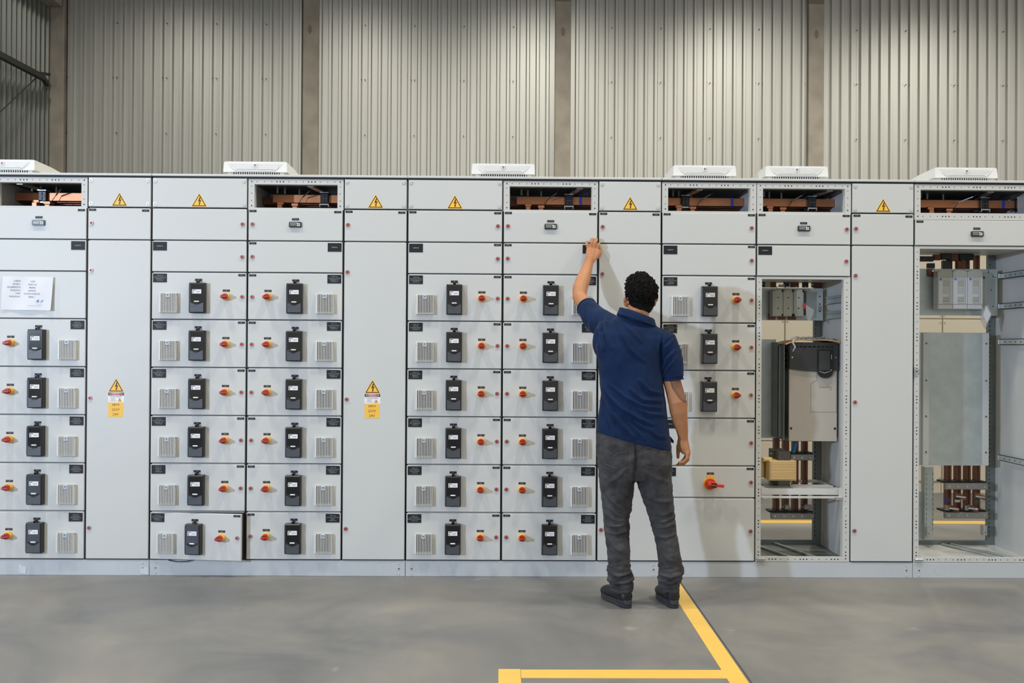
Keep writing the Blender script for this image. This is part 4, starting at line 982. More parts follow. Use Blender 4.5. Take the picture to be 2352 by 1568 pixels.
# cover plate in the middle
bp = MB(); rect(bp, (3.392,0.4,1.557), (3.859,0.4,0.6665), .40, .404, 'galv')
for a in ((3.553,0.4,1.482), (3.706,0.4,0.7066), (3.797,0.4,1.486)): bp.cone((a[0], .40, a[2]), (a[0], .396, a[2]), .004, .004, 'steel', 8)
part('cover_plate', bp, E)
for a, b in (((3.415,0.385,1.554), (3.457,0.385,0.6693)), ((3.819,0.385,1.554), (3.859,0.385,0.6683))):
    m = MB(); rect(m, a, b, .380, .40, 'inner', .002)
    for f_ in (.08, .36, .63, .90): zz = a[2]+(b[2]-a[2])*f_; m.cone(((a[0]+b[0])/2, .380, zz), ((a[0]+b[0])/2, .376, zz), .006, .005, 'darkgrey', 8)
    part('side_strip', m, E)
for z in ((3.909,0.38,1.939), (3.91,0.38,1.735), (3.911,0.38,1.496), (3.914,0.38,0.7185)):
    m = MB().box(ER-.030, ER-.026, .04, .44, z[2]-.02, z[2]+.02, 'galv'); m.box(ER-.030, ER-.010, .04, .44, z[2]+.016, z[2]+.02, 'galv'); m.box(ER-.030, ER-.010, .04, .44, z[2]-.02, z[2]-.016, 'galv')
    for q in range(5): m.box(ER-.0308, ER-.0298, .08+.07*q, .09+.07*q, z[2]-.004, z[2]+.004, 'hole')
    m.cbox(ER-.055, ER-.012, .40, .412, z[2]-.015, z[2]+.015, .002, 'steel'); part('depth_rail', m, E)
m = MB(); q = [(3.787,0.33,1.729), (3.822,0.33,1.741), (3.848,0.33,1.677), (3.805,0.33,1.582), (3.776,0.33,1.639)]
m.prism([(p[0], p[2]) for p in q][::-1], .32, .335, 'bag'); q = [(3.808,0.32,1.734), (3.84,0.32,1.677), (3.812,0.32,1.619), (3.788,0.32,1.677)]
m.prism([(p[0], p[2]) for p in q][::-1], .316, .32, 'paper'); thing('plastic_bag', 'clear bag with a folded paper hanging in the far right open bay', 'bag', me=m.mesh('plastic_bag'))
# rear left inner upright and lower supports
m = MB(); rect(m, (3.478,0.5,0.6444), (3.539,0.5,0.148), .50, .56, 'galv', .003); part('inner_upright', m, E)
z = (3.496,0.5,0.606)[2]; m = MB()
for q in range(12): m.box((3.489,0.5,0.5616)[0], (3.489,0.5,0.5616)[0]+.002, .4985, .50, z-.034*q-.02, z-.034*q, 'hole'); m.box((3.532,0.5,0.5618)[0], (3.532,0.5,0.5618)[0]+.002, .4985, .50, z-.034*q-.02, z-.034*q, 'hole')
part('perforation', m, E, kind='stuff')
m = MB(); rect(m, (3.454,0.55,0.4717), (3.498,0.55,0.1534), .54, .55, 'galv'); part('corner_plate', m, E)
support(E, (3.593,0.47,0.5424), (3.881,0.47,0.4995), .47); support(E, (3.594,0.47,0.3481), (3.882,0.47,0.3051), .47)
for a, s in (((3.684,0.42,0.4558), 0), ((3.816,0.42,0.4564), 0), ((3.637,0.42,0.3766), 1), ((3.767,0.42,0.3772), 1)):
    m = MB(); x, z = a[0], a[2]
    if s: m.cbox(x-.045, x-.018, .43, .46, z-.016, z+.016, .002, 'steelbar')
    m.bar((x-.02, .44, z+.012), (x+.04, .42, z-.012), .03, .026, 'copperd'); m.cone((x-.03, .415, z+.002), (x+.03, .405, z-.004), .0065, .0065, 'steel', 8); part('cable_clamp', m, E)
for a in ((3.482,0.44,0.2117), (3.868,0.44,0.2249)):
    part('foot_bracket', MB().cbox(a[0]-.008, a[0]+.016, .45, .50, a[2]-.035, a[2]+.03, .003, 'steel').cone((a[0]+.004, .45, a[2]-.01), (a[0]+.004, .435, a[2]-.01), .008, .006, 'steel', 8), E)
a = (3.205,0,1.297); m = MB(); m.cbox(a[0]-.006, a[0]+.0, -.006, .006, a[2]-.034, a[2]+.034, .002, 'steel'); m.box(a[0], a[0]+.026, .0, .006, a[2]-.010, a[2]-.006, 'steel'); m.box(a[0], a[0]+.026, .0, .006, a[2]+.014, a[2]+.018, 'steel'); m.box(a[0]+.022, a[0]+.026, .0, .006, a[2]-.010, a[2]+.018, 'steel')
part('hinge_lug', m, E)

# ------------------------------------------------------------------ cabinet row at the back of the aisle
rl = ['cream rear cabinet glimpsed through the tall open bay, left part', 'cream rear cabinet glimpsed through the tall open bay, right part', 'cream rear cabinet glimpsed through the far right bay, left part', 'cream rear cabinet glimpsed through the far right bay, right part']
for i, X in enumerate((1.85, 3.45, 4.25, 5.04)):
    w = (1.6, .8, .79, 1.6)[i]
    o = thing('rear_cabinet', rl[i], 'cabinet', (X, 3.85, 0), group='cream cabinets behind the row')
    part('body', MB().box(.003, w-.003, .02, .6, 0, 2.42, 'rearpanel'), o)
    for z0, z1 in ((.12, .51), (.52, 1.745), (1.755, 2.40)):
        p = part('rear_panel', MB().cbox(.006, w-.006, 0, .02, z0, z1, .003, 'rearpanel'), o)
        sm = MB()
        for sx in (.022, w-.022):
            for sz in (z0+.03, z1-.03): sm.cone((sx, 0, sz), (sx, -.006, sz), .010, .008, 'steel', 10)
        part('screw', sm, p)

# ------------------------------------------------------------------ the man
def fuse(mb, voxel, smooth=4, name='m'):
    me = mb.mesh('tmp'); o = bpy.data.objects.new('tmp', me); COL.objects.link(o)
    r = o.modifiers.new('r', 'REMESH'); r.mode = 'VOXEL'; r.voxel_size = voxel; r.use_smooth_shade = True
    s = o.modifiers.new('s', 'SMOOTH'); s.iterations = smooth; s.factor = .5
    dg = bpy.context.evaluated_depsgraph_get(); out = bpy.data.meshes.new_from_object(o.evaluated_get(dg)); out.name = name
    bpy.data.objects.remove(o); out.materials.clear()
    for k in mb.mats[:1]: out.materials.append(M[k])
    out.polygons.foreach_set('use_smooth', [True]*len(out.polygons)); return out
def arrs(me):
    n = len(me.vertices); v = np.empty(n*3); me.vertices.foreach_get('co', v); nn = np.empty(n*3); me.vertex_normals.foreach_get('vector', nn)
    return v.reshape(-1, 3), nn.reshape(-1, 3)
def setv(me, v): me.vertices.foreach_set('co', v.reshape(-1)); me.update()
def folds(me, lines, side=-1):
    # press cloth folds into the surface that faces the given Y side; each line: points, width, height
    v, n = arrs(me); d = np.zeros(len(v)); face = np.clip((side*n[:, 1]+.15)/.6, 0, 1)
    for pts, w, a in lines:
        best = np.full(len(v), 9.0); sg = np.zeros(len(v)); tt = np.zeros(len(v)); m = len(pts)-1
        for i in range(m):
            p = np.array([pts[i][0], pts[i][2]]); q = np.array([pts[i+1][0], pts[i+1][2]]); e = q-p; L = e@e
            r = v[:, [0, 2]]-p; t = np.clip(r@e/L, 0, 1); c = r-t[:, None]*e; dd = np.hypot(c[:, 0], c[:, 1])
            s = np.sign(e[0]*r[:, 1]-e[1]*r[:, 0]); b = dd < best; best[b] = dd[b]; sg[b] = s[b]; tt[b] = ((i+t)/m)[b]
        sd = best*sg; tap = np.sin(np.clip(tt, 0, 1)*np.pi*.9+.15)**.6
        tap = np.nan_to_num(tap, nan=0.)
        d += a*tap*(np.exp(-(sd/w)**2)-.65*np.exp(-((sd+1.7*w)/w)**2))
    setv(me, v+n*(d*face*1.45)[:, None])
def crumple(me, scale, amp, stretch=(1, 1, 1), seed=0, zlo=None, zhi=None):
    v, n = arrs(me); d = np.zeros(len(v))
    for i in range(len(v)):
        p = v[i]; 
        if zlo is not None and not (zlo < p[2] < zhi): continue
        d[i] = noise.noise(Vector((p[0]*scale*stretch[0]+seed, p[1]*scale*stretch[1], p[2]*scale*stretch[2])))
    setv(me, v+n*(d*amp)[:, None])
def ringsec(L, R, yc, ry):
    # loft section between a left and a right silhouette point, centred at depth yc
    L = Vector((L[0], yc, L[2])); R = Vector((R[0], yc, R[2])); return ((L+R)/2, (R-L)/2, (0, ry, 0))
def limb(mb, pts, k='skin', n=16, flat=None):
    # chain of (point, radius) along a bent limb
    P_ = [Vector(p) for p, r in pts]; secs = []; up = None
    for i, (p, r) in enumerate(pts):
        d = (P_[min(i+1, len(P_)-1)]-P_[max(0, i-1)]).normalized()
        if up is None: up = d.orthogonal().normalized()
        a = (up-d*up.dot(d)).normalized(); b = d.cross(a); up = a
        secs.append((P_[i], a*r, b*r))
    mb.loft(secs, k, n); mb.ball(P_[0], pts[0][1], k, n=12, m=8); mb.ball(P_[-1], pts[-1][1], k, n=12, m=8)

# body: torso, neck, head, arms, hands as one skin
b = MB()
b.loft([ringsec((1.157,-0.72,0.9989), (1.518,-0.72,0.9764), -.72, .105), ringsec((1.18,-0.72,1.194), (1.48,-0.72,1.159), -.72, .10), ringsec((1.163,-0.71,1.388), (1.473,-0.71,1.353), -.70, .11),
        ringsec((1.187,-0.7,1.535), (1.494,-0.7,1.488), -.69, .10), ringsec((1.262,-0.69,1.589), (1.441,-0.69,1.556), -.69, .07)], 'skin', 24)
b.loft([(Vector((1.352,-0.695,1.565)), (.068, 0, 0), (0, .062, 0)), (Vector((1.357,-0.69,1.622)), (.064, 0, 0), (0, .060, 0)), (Vector((1.369,-0.67,1.684)), (.062, 0, 0), (0, .062, 0)), (Vector((1.378,-0.66,1.721)), (.060, 0, 0), (0, .060, 0))], 'skin', 20)
HC = Vector((1.377,-0.665,1.736)); HR = Matrix.Rotation(math.radians(7), 3, 'Z') @ Matrix.Rotation(math.radians(14), 3, 'X') @ Matrix.Rotation(math.radians(-2), 3, 'Y')
def hp(x, y, z): return HC+HR @ Vector((x, y, z))
b.ball(hp(0, -.010, .018), (.074, .092, .086), 'skin', HR, 24, 16); b.ball(hp(0, .030, -.030), (.061, .066, .080), 'skin', HR, 20, 14)
b.ball(hp(0, .048, -.082), (.044, .042, .030), 'skin', HR); b.ball(hp(0, .078, -.098), (.020, .016, .014), 'skin', HR)
b.cone(hp(0, .088, .014), hp(0, .112, -.030), .007, .014, 'skin', 10); b.ball(hp(.010, .102, -.034), .007, 'skin'); b.ball(hp(-.010, .102, -.034), .007, 'skin')
b.ball(hp(0, .094, -.055), (.022, .007, .005), 'skin', HR); b.ball(hp(0, .092, -.066), (.019, .007, .006), 'skin', HR)
b.ball(hp(.028, .086, .022), (.020, .009, .006), 'skin', HR); b.ball(hp(-.028, .086, .022), (.020, .009, .006), 'skin', HR)
for s in (-1, 1):
    er = HR @ Matrix.Rotation(math.radians(-24*s), 3, 'Z')
    b.ball(hp(.086*s, -.004, -.030), (.006, .020, .031), 'skin', er, 14, 10); b.ball(hp(.093*s, -.014, -.016), (.006, .009, .018), 'skin', er); b.ball(hp(.080*s, .0, -.052), (.010, .012, .012), 'skin', er)
# raised left arm
limb(b, [((1.232,-0.63,1.544), .058), ((1.18,-0.55,1.582), .055), ((1.129,-0.45,1.635), .051), ((1.086,-0.34,1.701), .046), ((1.062,-0.285,1.745), .044), ((1.067,-0.25,1.794), .046), ((1.086,-0.21,1.846), .045), ((1.108,-0.165,1.903), .037), ((1.127,-0.125,1.954), .030), ((1.137,-0.1,1.981), .028)])
b.ball((1.05,-0.27,1.743), .027, 'skin')
# left palm, seen from its back, fingers on the door edge
def fl(p, q, wv, th, k='skin'):
    return (Vector(p), (Vector(q)-Vector(p)), (0, th, 0))
b.loft([(Vector((1.135,-0.105,1.975)), (.031, 0, -.006), (0, .022, .006)), (Vector((1.149,-0.088,2.003)), (.038, 0, -.006), (0, .022, .006)), (Vector((1.161,-0.072,2.032)), (.045, 0, -.006), (0, .020, .006)), (Vector((1.164,-0.062,2.052)), (.044, 0, -.006), (0, .018, .006)), (Vector((1.165,-0.056,2.063)), (.040, 0, -.008), (0, .013, .006))], 'skin', 18)
for pts in ((((1.135,-0.058,2.052), .0108), ((1.125,-0.056,2.082), .0102), ((1.124,-0.034,2.1), .0092), ((1.127,-0.012,2.103), .0078)),
            (((1.153,-0.056,2.06), .0115), ((1.152,-0.06,2.097), .0110), ((1.158,-0.04,2.119), .0100), ((1.162,-0.012,2.122), .0084)),
            (((1.17,-0.056,2.061), .0118), ((1.178,-0.062,2.097), .0112), ((1.185,-0.04,2.118), .0102), ((1.189,-0.012,2.121), .0086)),
            (((1.185,-0.056,2.05), .0112), ((1.196,-0.058,2.08), .0106), ((1.203,-0.036,2.091), .0096), ((1.204,-0.012,2.092), .0082)),
            (((1.179,-0.082,1.999), .0140), ((1.199,-0.066,2.016), .0135), ((1.212,-0.044,2.038), .0110), ((1.213,-0.018,2.062), .0095))):
    limb(b, pts, n=12)
for p, q in (((1.139,-0.112,1.996), (1.133,-0.073,2.05)), ((1.147,-0.112,1.996), (1.151,-0.074,2.059)), ((1.155,-0.11,1.996), (1.167,-0.074,2.056)), ((1.163,-0.104,1.991), (1.182,-0.072,2.046))):
    b.tube([p, q], [.0035, .0050], 'skin', 8)
# hanging right arm
limb(b, [((1.501,-0.7,1.464), .050), ((1.523,-0.72,1.378), .050), ((1.54,-0.735,1.274), .050), ((1.559,-0.74,1.209), .050), ((1.576,-0.745,1.144), .0525), ((1.585,-0.735,1.087), .049), ((1.598,-0.72,1.026), .041), ((1.611,-0.705,0.9757), .033), ((1.617,-0.695,0.9382), .0275)])
b.loft([(Vector((1.617,-0.695,0.9431)), (.028, 0, 0), (0, .024, 0)), (Vector((1.617,-0.69,0.9157)), (.032, .008, 0), (-.006, .030, 0)), (Vector((1.622,-0.685,0.8859)), (.034, .010, 0), (-.008, .040, 0)), (Vector((1.633,-0.68,0.8585)), (.028, .008, 0), (-.008, .044, 0)), (Vector((1.64,-0.68,0.8438)), (.020, .004, 0), (-.006, .042, 0))], 'skin', 18)
for pts in ((((1.635,-0.722,0.8555), .0105), ((1.634,-0.728,0.8269), .0095), ((1.615,-0.728,0.8073), .0088), ((1.591,-0.724,0.8019), .0078)),
            (((1.644,-0.7,0.8532), .0110), ((1.643,-0.704,0.817), .0100), ((1.621,-0.704,0.7974), .0092), ((1.593,-0.7,0.7919), .0080)),
            (((1.651,-0.676,0.8533), .0110), ((1.648,-0.678,0.8118), .0102), ((1.624,-0.676,0.7893), .0094), ((1.59,-0.672,0.7838), .0080)),
            (((1.653,-0.652,0.8582), .0110), ((1.639,-0.65,0.8234), .0100), ((1.629,-0.648,0.8084), .0092), ((1.613,-0.644,0.7955), .0080)),
            (((1.609,-0.675,0.9143), .0160), ((1.6,-0.655,0.8878), .0150), ((1.597,-0.65,0.8577), .0110), ((1.597,-0.65,0.8232), .0090))):
    limb(b, pts, n=12)
body = fuse(b, .0032, 5, 'person')
v, n = arrs(body)
# tattoo on the right upper arm
tp = [(1.522,-0.79,1.276), (1.539,-0.79,1.218), (1.561,-0.79,1.187), (1.578,-0.79,1.161), (1.602,-0.79,1.141), (1.631,-0.79,1.139), (1.63,-0.79,1.276)]
poly = np.array([(p[0], p[2]) for p in tp]); X, Z = v[:, 0], v[:, 2]; ins = np.zeros(len(v), bool); ed = np.full(len(v), 9.)
for i in range(len(poly)):
    (x0, z0), (x1, z1) = poly[i], poly[(i+1) % len(poly)]
    c = ((z0 > Z) != (z1 > Z)) & (X < (x1-x0)*(Z-z0)/(z1-z0+1e-9)+x0); ins ^= c
    if i < 5:
        e = np.array([x1-x0, z1-z0]); r = np.stack([X-x0, Z-z0], 1); t = np.clip(r@e/(e@e), 0, 1); ed = np.minimum(ed, np.hypot(*(r-t[:, None]*e).T))
st = .5+.5*np.sin((X*1.0+Z*.9)*620); tat = np.where(ins & (v[:, 1] < -.69), .30+.40*st+.45*np.exp(-(ed/.009)**2), 0)
tat *= (X > (1.445,-0.7,1.439)[0])
at_ = body.attributes.new('tattoo', 'FLOAT', 'POINT'); at_.data.foreach_set('value', np.clip(tat, 0, .85))
man = thing('person', 'man seen from behind in navy polo and dark jeans, reaching up to a cabinet door', 'person', me=body)
for s in (-1, 1):
    e = MB(); e.ball(hp(.030*s, .080, .004), .0125, 'white', n=14, m=10); e.ball(hp(.030*s, .0905, .0045), .0055, 'signblk', n=10, m=8); part('eye', e, man, smooth=True)

# shirt
s = MB()
s.loft([ringsec((1.13,-0.72,0.972), (1.545,-0.72,0.8621), -.72, .150), ringsec((1.125,-0.72,0.9987), (1.545,-0.72,0.8986), -.72, .150), ringsec((1.141,-0.72,1.091), (1.527,-0.72,1.03), -.72, .142),
        ringsec((1.151,-0.72,1.181), (1.514,-0.72,1.135), -.72, .136), ringsec((1.145,-0.72,1.271), (1.502,-0.72,1.23), -.715, .136), ringsec((1.133,-0.71,1.369), (1.498,-0.71,1.327), -.705, .140),
        ringsec((1.122,-0.7,1.449), (1.506,-0.7,1.42), -.70, .138), ringsec((1.136,-0.7,1.522), (1.523,-0.7,1.483), -.695, .125), ringsec((1.181,-0.69,1.577), (1.52,-0.69,1.525), -.69, .105),
        ringsec((1.23,-0.69,1.611), (1.475,-0.69,1.559), -.69, .085), ringsec((1.259,-0.69,1.629), (1.446,-0.69,1.576), -.69, .072)], 'shirt', 40)
limb(s, [((1.263,-0.68,1.523), .085), ((1.215,-0.62,1.546), .084), ((1.166,-0.54,1.587), .079), ((1.135,-0.49,1.616), .073)], 'shirt', 24)
da = (Vector((1.097,-0.405,1.675))-Vector((1.135,-0.49,1.616))).normalized(); ua = da.cross(Vector((0, 1, 0))).normalized(); wa = da.cross(ua)
s.loft([(Vector((1.135,-0.49,1.616)), ua*.073, wa*.073), (Vector((1.112,-0.435,1.651)), ua*.066, wa*.066), (Vector((1.094,-0.4,1.68)), ua*.061, wa*.061)], 'shirt', 24)
s.ball((1.177,-0.64,1.474), (.07, .08, .10), 'shirt'); s.ball((1.199,-0.66,1.523), (.08, .09, .08), 'shirt')
limb(s, [((1.469,-0.7,1.473), .085), ((1.509,-0.71,1.464), .078), ((1.532,-0.72,1.403), .071), ((1.546,-0.73,1.33), .066)], 'shirt', 24)
s.loft([(Vector((1.546,-0.73,1.33)), (.066, 0, .004), (0, .066, 0)), (Vector((1.551,-0.735,1.262)), (.058, 0, .006), (0, .064, 0))], 'shirt', 24)
shm = fuse(s, .0052, 5, 'shirt')
FL = [([(1.132,-0.85,1.33), (1.177,-0.86,1.205), (1.24,-0.86,1.115), (1.309,-0.86,1.051), (1.381,-0.86,0.9966)], .009, .0085), ([(1.142,-0.85,1.259), (1.192,-0.86,1.176), (1.261,-0.86,1.108), (1.337,-0.86,1.058), (1.423,-0.86,1.023)], .008, .0075),
      ([(1.152,-0.85,1.223), (1.19,-0.86,1.114), (1.24,-0.86,1.039), (1.29,-0.86,0.9819), (1.324,-0.86,0.9536)], .010, .0085), ([(1.197,-0.85,1.235), (1.275,-0.86,1.169), (1.365,-0.86,1.125), (1.471,-0.84,1.11)], .009, .0080),
      ([(1.352,-0.85,1.267), (1.398,-0.86,1.208), (1.473,-0.84,1.191)], .010, .0075), ([(1.295,-0.85,1.219), (1.365,-0.86,1.158), (1.48,-0.84,1.148)], .008, .0075), ([(1.327,-0.86,1.117), (1.411,-0.86,1.08), (1.495,-0.84,1.069)], .009, .0075),
      ([(1.152,-0.8,1.596), (1.144,-0.82,1.526), (1.159,-0.84,1.428)], .009, .0080), ([(1.181,-0.8,1.61), (1.171,-0.83,1.526), (1.198,-0.85,1.438)], .009, .0075), ([(1.241,-0.8,1.596), (1.254,-0.84,1.519), (1.302,-0.86,1.429), (1.369,-0.86,1.372)], .011, .0060),
      ([(1.275,-0.82,1.577), (1.322,-0.85,1.519), (1.361,-0.86,1.474)], .010, .0045), ([(1.099,-0.5,1.674), (1.1,-0.58,1.591), (1.111,-0.68,1.515)], .009, .0075), ([(1.125,-0.6,1.655), (1.121,-0.65,1.597), (1.134,-0.72,1.534)], .009, .006),
      ([(1.555,-0.8,1.43), (1.511,-0.82,1.387), (1.483,-0.82,1.317)], .008, .0065), ([(1.57,-0.8,1.396), (1.52,-0.81,1.339), (1.492,-0.81,1.29)], .007, .0055), ([(1.545,-0.8,1.488), (1.499,-0.82,1.439)], .009, .0045),
      ([(1.484,-0.82,1.511), (1.469,-0.84,1.43), (1.476,-0.82,1.308)], .006, -.0090), ([(1.174,-0.85,1.104), (1.205,-0.85,1.021), (1.215,-0.85,0.9617)], .010, .006), ([(1.28,-0.86,1.058), (1.34,-0.86,0.9822), (1.376,-0.86,0.9396)], .009, .005), ([(1.4,-0.86,0.9991), (1.454,-0.85,0.9581), (1.508,-0.84,0.948)], .010, .0045)]
folds(shm, FL); crumple(shm, 14, .0035, (1, 1, .6), 3); crumple(shm, 34, .0012, (1, 1, .7), 9)
shirt = link('shirt', shm, man)
def ringtube(c, u, w, r, k, n=40):
    c = Vector(c); u = Vector(u); w = Vector(w); m = MB(); m.tube([c+u*math.cos(2*PI*i/n)+w*math.sin(2*PI*i/n) for i in range(n+1)], r, k, 8, False); return m
# sleeve hems
part('sleeve_hem', ringtube((1.551,-0.735,1.266), (.0590, 0, .006), (0, .065, 0), .0035, 'shirt'), shirt, smooth=True)
part('sleeve_hem', ringtube((1.55,-0.734,1.286), (.0600, 0, .006), (0, .066, 0), .0022, 'shirt'), shirt, smooth=True)
part('sleeve_hem', ringtube(Vector((1.095,-0.402,1.679)), ua*.0600, wa*.0600, .0035, 'shirt'), shirt, smooth=True)
# collar: folded band around the neck
c0 = Vector((1.353,-0.7,1.612)); cu = Vector((1.444,-0.7,1.573))-Vector((1.26,-0.7,1.636)); cu = cu/2
def collar():
    m = MB(); n = 44; rows = [(0.92, .020), (1.00, .026), (1.06, .022), (1.11, .004), (1.19, -.016), (1.205, -.021), (1.15, -.021), (.95, .006)]; vs = []
    for f, h in rows:
        for i in range(n):
            t = 2*PI*i/n; front = max(0, math.sin(t))
            p = c0+cu*1.02*f*math.cos(t)+Vector((0, .083*f*math.sin(t), h*.95-.030*front)); vs.append(tuple(p))
    k = len(rows); m.add(vs, [(a*n+i, a*n+(i+1) % n, ((a+1) % k)*n+(i+1) % n, ((a+1) % k)*n+i) for a in range(k) for i in range(n)], 'shirt'); return m
part('collar', collar(), shirt, smooth=True)
fp = MB(); q = [(1.538,-0.7,0.9504), (1.55,-0.69,0.9399), (1.564,-0.68,0.9219), (1.564,-0.68,0.9072), (1.556,-0.68,0.9096), (1.54,-0.69,0.9276)]
fp.prism([(a[0], a[2]) for a in q][::-1], -.70, -.66, 'shirt'); part('hem_flap', fp, shirt)

# jeans
jn = MB()
jn.loft([ringsec((1.147,-0.72,1.023), (1.522,-0.72,1.001), -.715, .120), ringsec((1.132,-0.72,0.9501), (1.545,-0.72,0.923), -.715, .135), ringsec((1.13,-0.72,0.8771), (1.55,-0.72,0.867), -.715, .145),
         ringsec((1.133,-0.72,0.8042), (1.553,-0.72,0.8013), -.715, .146), ringsec((1.141,-0.72,0.7434), (1.553,-0.72,0.738), -.71, .135), ringsec((1.158,-0.72,0.707), (1.539,-0.72,0.7039), -.71, .10)], 'jeans', 36)
jn.loft([ringsec((1.138,-0.72,0.8042), (1.353,-0.72,0.8052), -.715, .125), ringsec((1.143,-0.72,0.7191), (1.348,-0.72,0.72), -.71, .108), ringsec((1.151,-0.72,0.6462), (1.341,-0.72,0.647), -.71, .098), ringsec((1.161,-0.72,0.5733), (1.332,-0.72,0.574), -.71, .090),
         ringsec((1.172,-0.72,0.4882), (1.315,-0.72,0.4888), -.71, .078), ringsec((1.175,-0.72,0.4104), (1.316,-0.72,0.411), -.715, .074), ringsec((1.186,-0.73,0.3322), (1.317,-0.73,0.3327), -.73, .078), ringsec((1.193,-0.74,0.2494), (1.317,-0.74,0.2498), -.74, .072),
         ringsec((1.191,-0.74,0.1961), (1.324,-0.74,0.1966), -.74, .070), ringsec((1.193,-0.74,0.1525), (1.341,-0.74,0.153), -.74, .074), ringsec((1.208,-0.74,0.1211), (1.334,-0.74,0.1215), -.74, .066), ringsec((1.213,-0.74,0.0897), (1.332,-0.74,0.0828), -.74, .064)], 'jeans', 28)
jn.loft([ringsec((1.336,-0.72,0.8051), (1.553,-0.72,0.8062), -.715, .125), ringsec((1.346,-0.72,0.72), (1.553,-0.72,0.721), -.71, .108), ringsec((1.368,-0.72,0.6471), (1.558,-0.72,0.648), -.71, .098), ringsec((1.395,-0.72,0.5743), (1.564,-0.72,0.575), -.71, .090),
         ringsec((1.428,-0.72,0.4893), (1.571,-0.72,0.4899), -.71, .078), ringsec((1.448,-0.72,0.4115), (1.582,-0.72,0.412), -.715, .074), ringsec((1.464,-0.73,0.3332), (1.593,-0.73,0.3337), -.73, .078), ringsec((1.475,-0.74,0.2504), (1.606,-0.74,0.2509), -.74, .072),
         ringsec((1.475,-0.74,0.1995), (1.618,-0.74,0.2), -.74, .072), ringsec((1.475,-0.74,0.1583), (1.609,-0.74,0.1588), -.74, .074), ringsec((1.48,-0.74,0.122), (1.594,-0.74,0.1224), -.74, .066), ringsec((1.488,-0.74,0.0905), (1.592,-0.74,0.0836), -.74, .062)], 'jeans', 28)
jm = fuse(jn, .0052, 4, 'jeans')
JL = [([(1.168,-0.8,0.5254), (1.231,-0.8,0.4897), (1.3,-0.8,0.4852)], .009, .0085), ([(1.171,-0.8,0.4607), (1.231,-0.8,0.4538), (1.305,-0.8,0.4732)], .008, .0080), ([(1.176,-0.8,0.42), (1.243,-0.8,0.4131), (1.308,-0.8,0.4349)], .008, .0070), ([(1.182,-0.82,0.6291), (1.242,-0.8,0.5713), (1.315,-0.8,0.5356)], .013, .0090),
      ([(1.19,-0.8,0.5615), (1.243,-0.8,0.5209), (1.303,-0.8,0.5116)], .009, .006), ([(1.386,-0.82,0.6395), (1.451,-0.8,0.5986), (1.543,-0.8,0.5918)], .012, .0080), ([(1.425,-0.8,0.4833), (1.483,-0.8,0.4812), (1.563,-0.8,0.5031)], .009, .0090), ([(1.435,-0.8,0.4474), (1.5,-0.8,0.4524), (1.57,-0.8,0.4719)], .008, .0080),
      ([(1.443,-0.8,0.4042), (1.508,-0.8,0.3949), (1.575,-0.8,0.4167)], .008, .0070), ([(1.449,-0.8,0.5266), (1.507,-0.8,0.522), (1.56,-0.8,0.5415)], .009, .006), ([(1.187,-0.8,0.2043), (1.244,-0.8,0.1854), (1.329,-0.8,0.2)], .008, .0110), ([(1.192,-0.8,0.1588), (1.259,-0.8,0.1471), (1.336,-0.8,0.1641)], .007, .0110),
      ([(1.197,-0.8,0.1229), (1.259,-0.8,0.1159), (1.329,-0.8,0.1257)], .006, .0060), ([(1.466,-0.8,0.1957), (1.533,-0.8,0.1791), (1.607,-0.8,0.2082)], .008, .0120), ([(1.466,-0.8,0.1525), (1.528,-0.8,0.1503), (1.596,-0.8,0.1722)], .007, .0110), ([(1.473,-0.8,0.1238), (1.533,-0.8,0.1168), (1.589,-0.8,0.129)], .006, .006),
      ([(1.335,-0.85,0.9147), (1.329,-0.86,0.8206), (1.328,-0.84,0.7112)], .010, -.0120), ([(1.283,-0.85,0.7836), (1.237,-0.84,0.7346), (1.191,-0.82,0.696)], .012, .0070), ([(1.374,-0.85,0.7769), (1.44,-0.84,0.7284), (1.515,-0.82,0.7023)], .012, .0070), ([(1.195,-0.8,0.3817), (1.239,-0.8,0.3291), (1.292,-0.8,0.3102)], .010, .004), ([(1.472,-0.8,0.33), (1.513,-0.8,0.2774), (1.571,-0.8,0.2632)], .010, .004)]
folds(jm, JL); crumple(jm, 20, .0050, (1, 1, 1.6), 5); crumple(jm, 45, .0020, (1, 1, 1.5), 11); crumple(jm, 38, .0075, (.6, .6, 2.0), 21, 0, .24)
jeans = link('jeans', jm, man)
def tree_of(me):
    v, _ = arrs(me); return BVHTree.FromPolygons([tuple(p) for p in v], [tuple(p.vertices) for p in me.polygons])
jt = tree_of(jm)
def cast(tree, x, z, off=.002):
    h = tree.ray_cast(Vector((x, -2.5, z)), Vector((0, 1, 0))); return None if h[0] is None else Vector((x, h[0].y-off, z))
def seam(tree, pts, r, k, parent, name='stitching', off=.0005):
    out = []
    for i in range(len(pts)-1):
        p, q = Vector(pts[i]), Vector(pts[i+1]); n_ = max(2, int((q-p).length/.012))
        for j_ in range(n_): c = p.lerp(q, j_/n_); h = cast(tree, c.x, c.z, off); h and out.append(h)
    c = Vector(pts[-1]); h = cast(tree, c.x, c.z, off); h and out.append(h)
    if len(out) > 1: part(name, MB().tube(out, r, k, 5), parent, smooth=True)
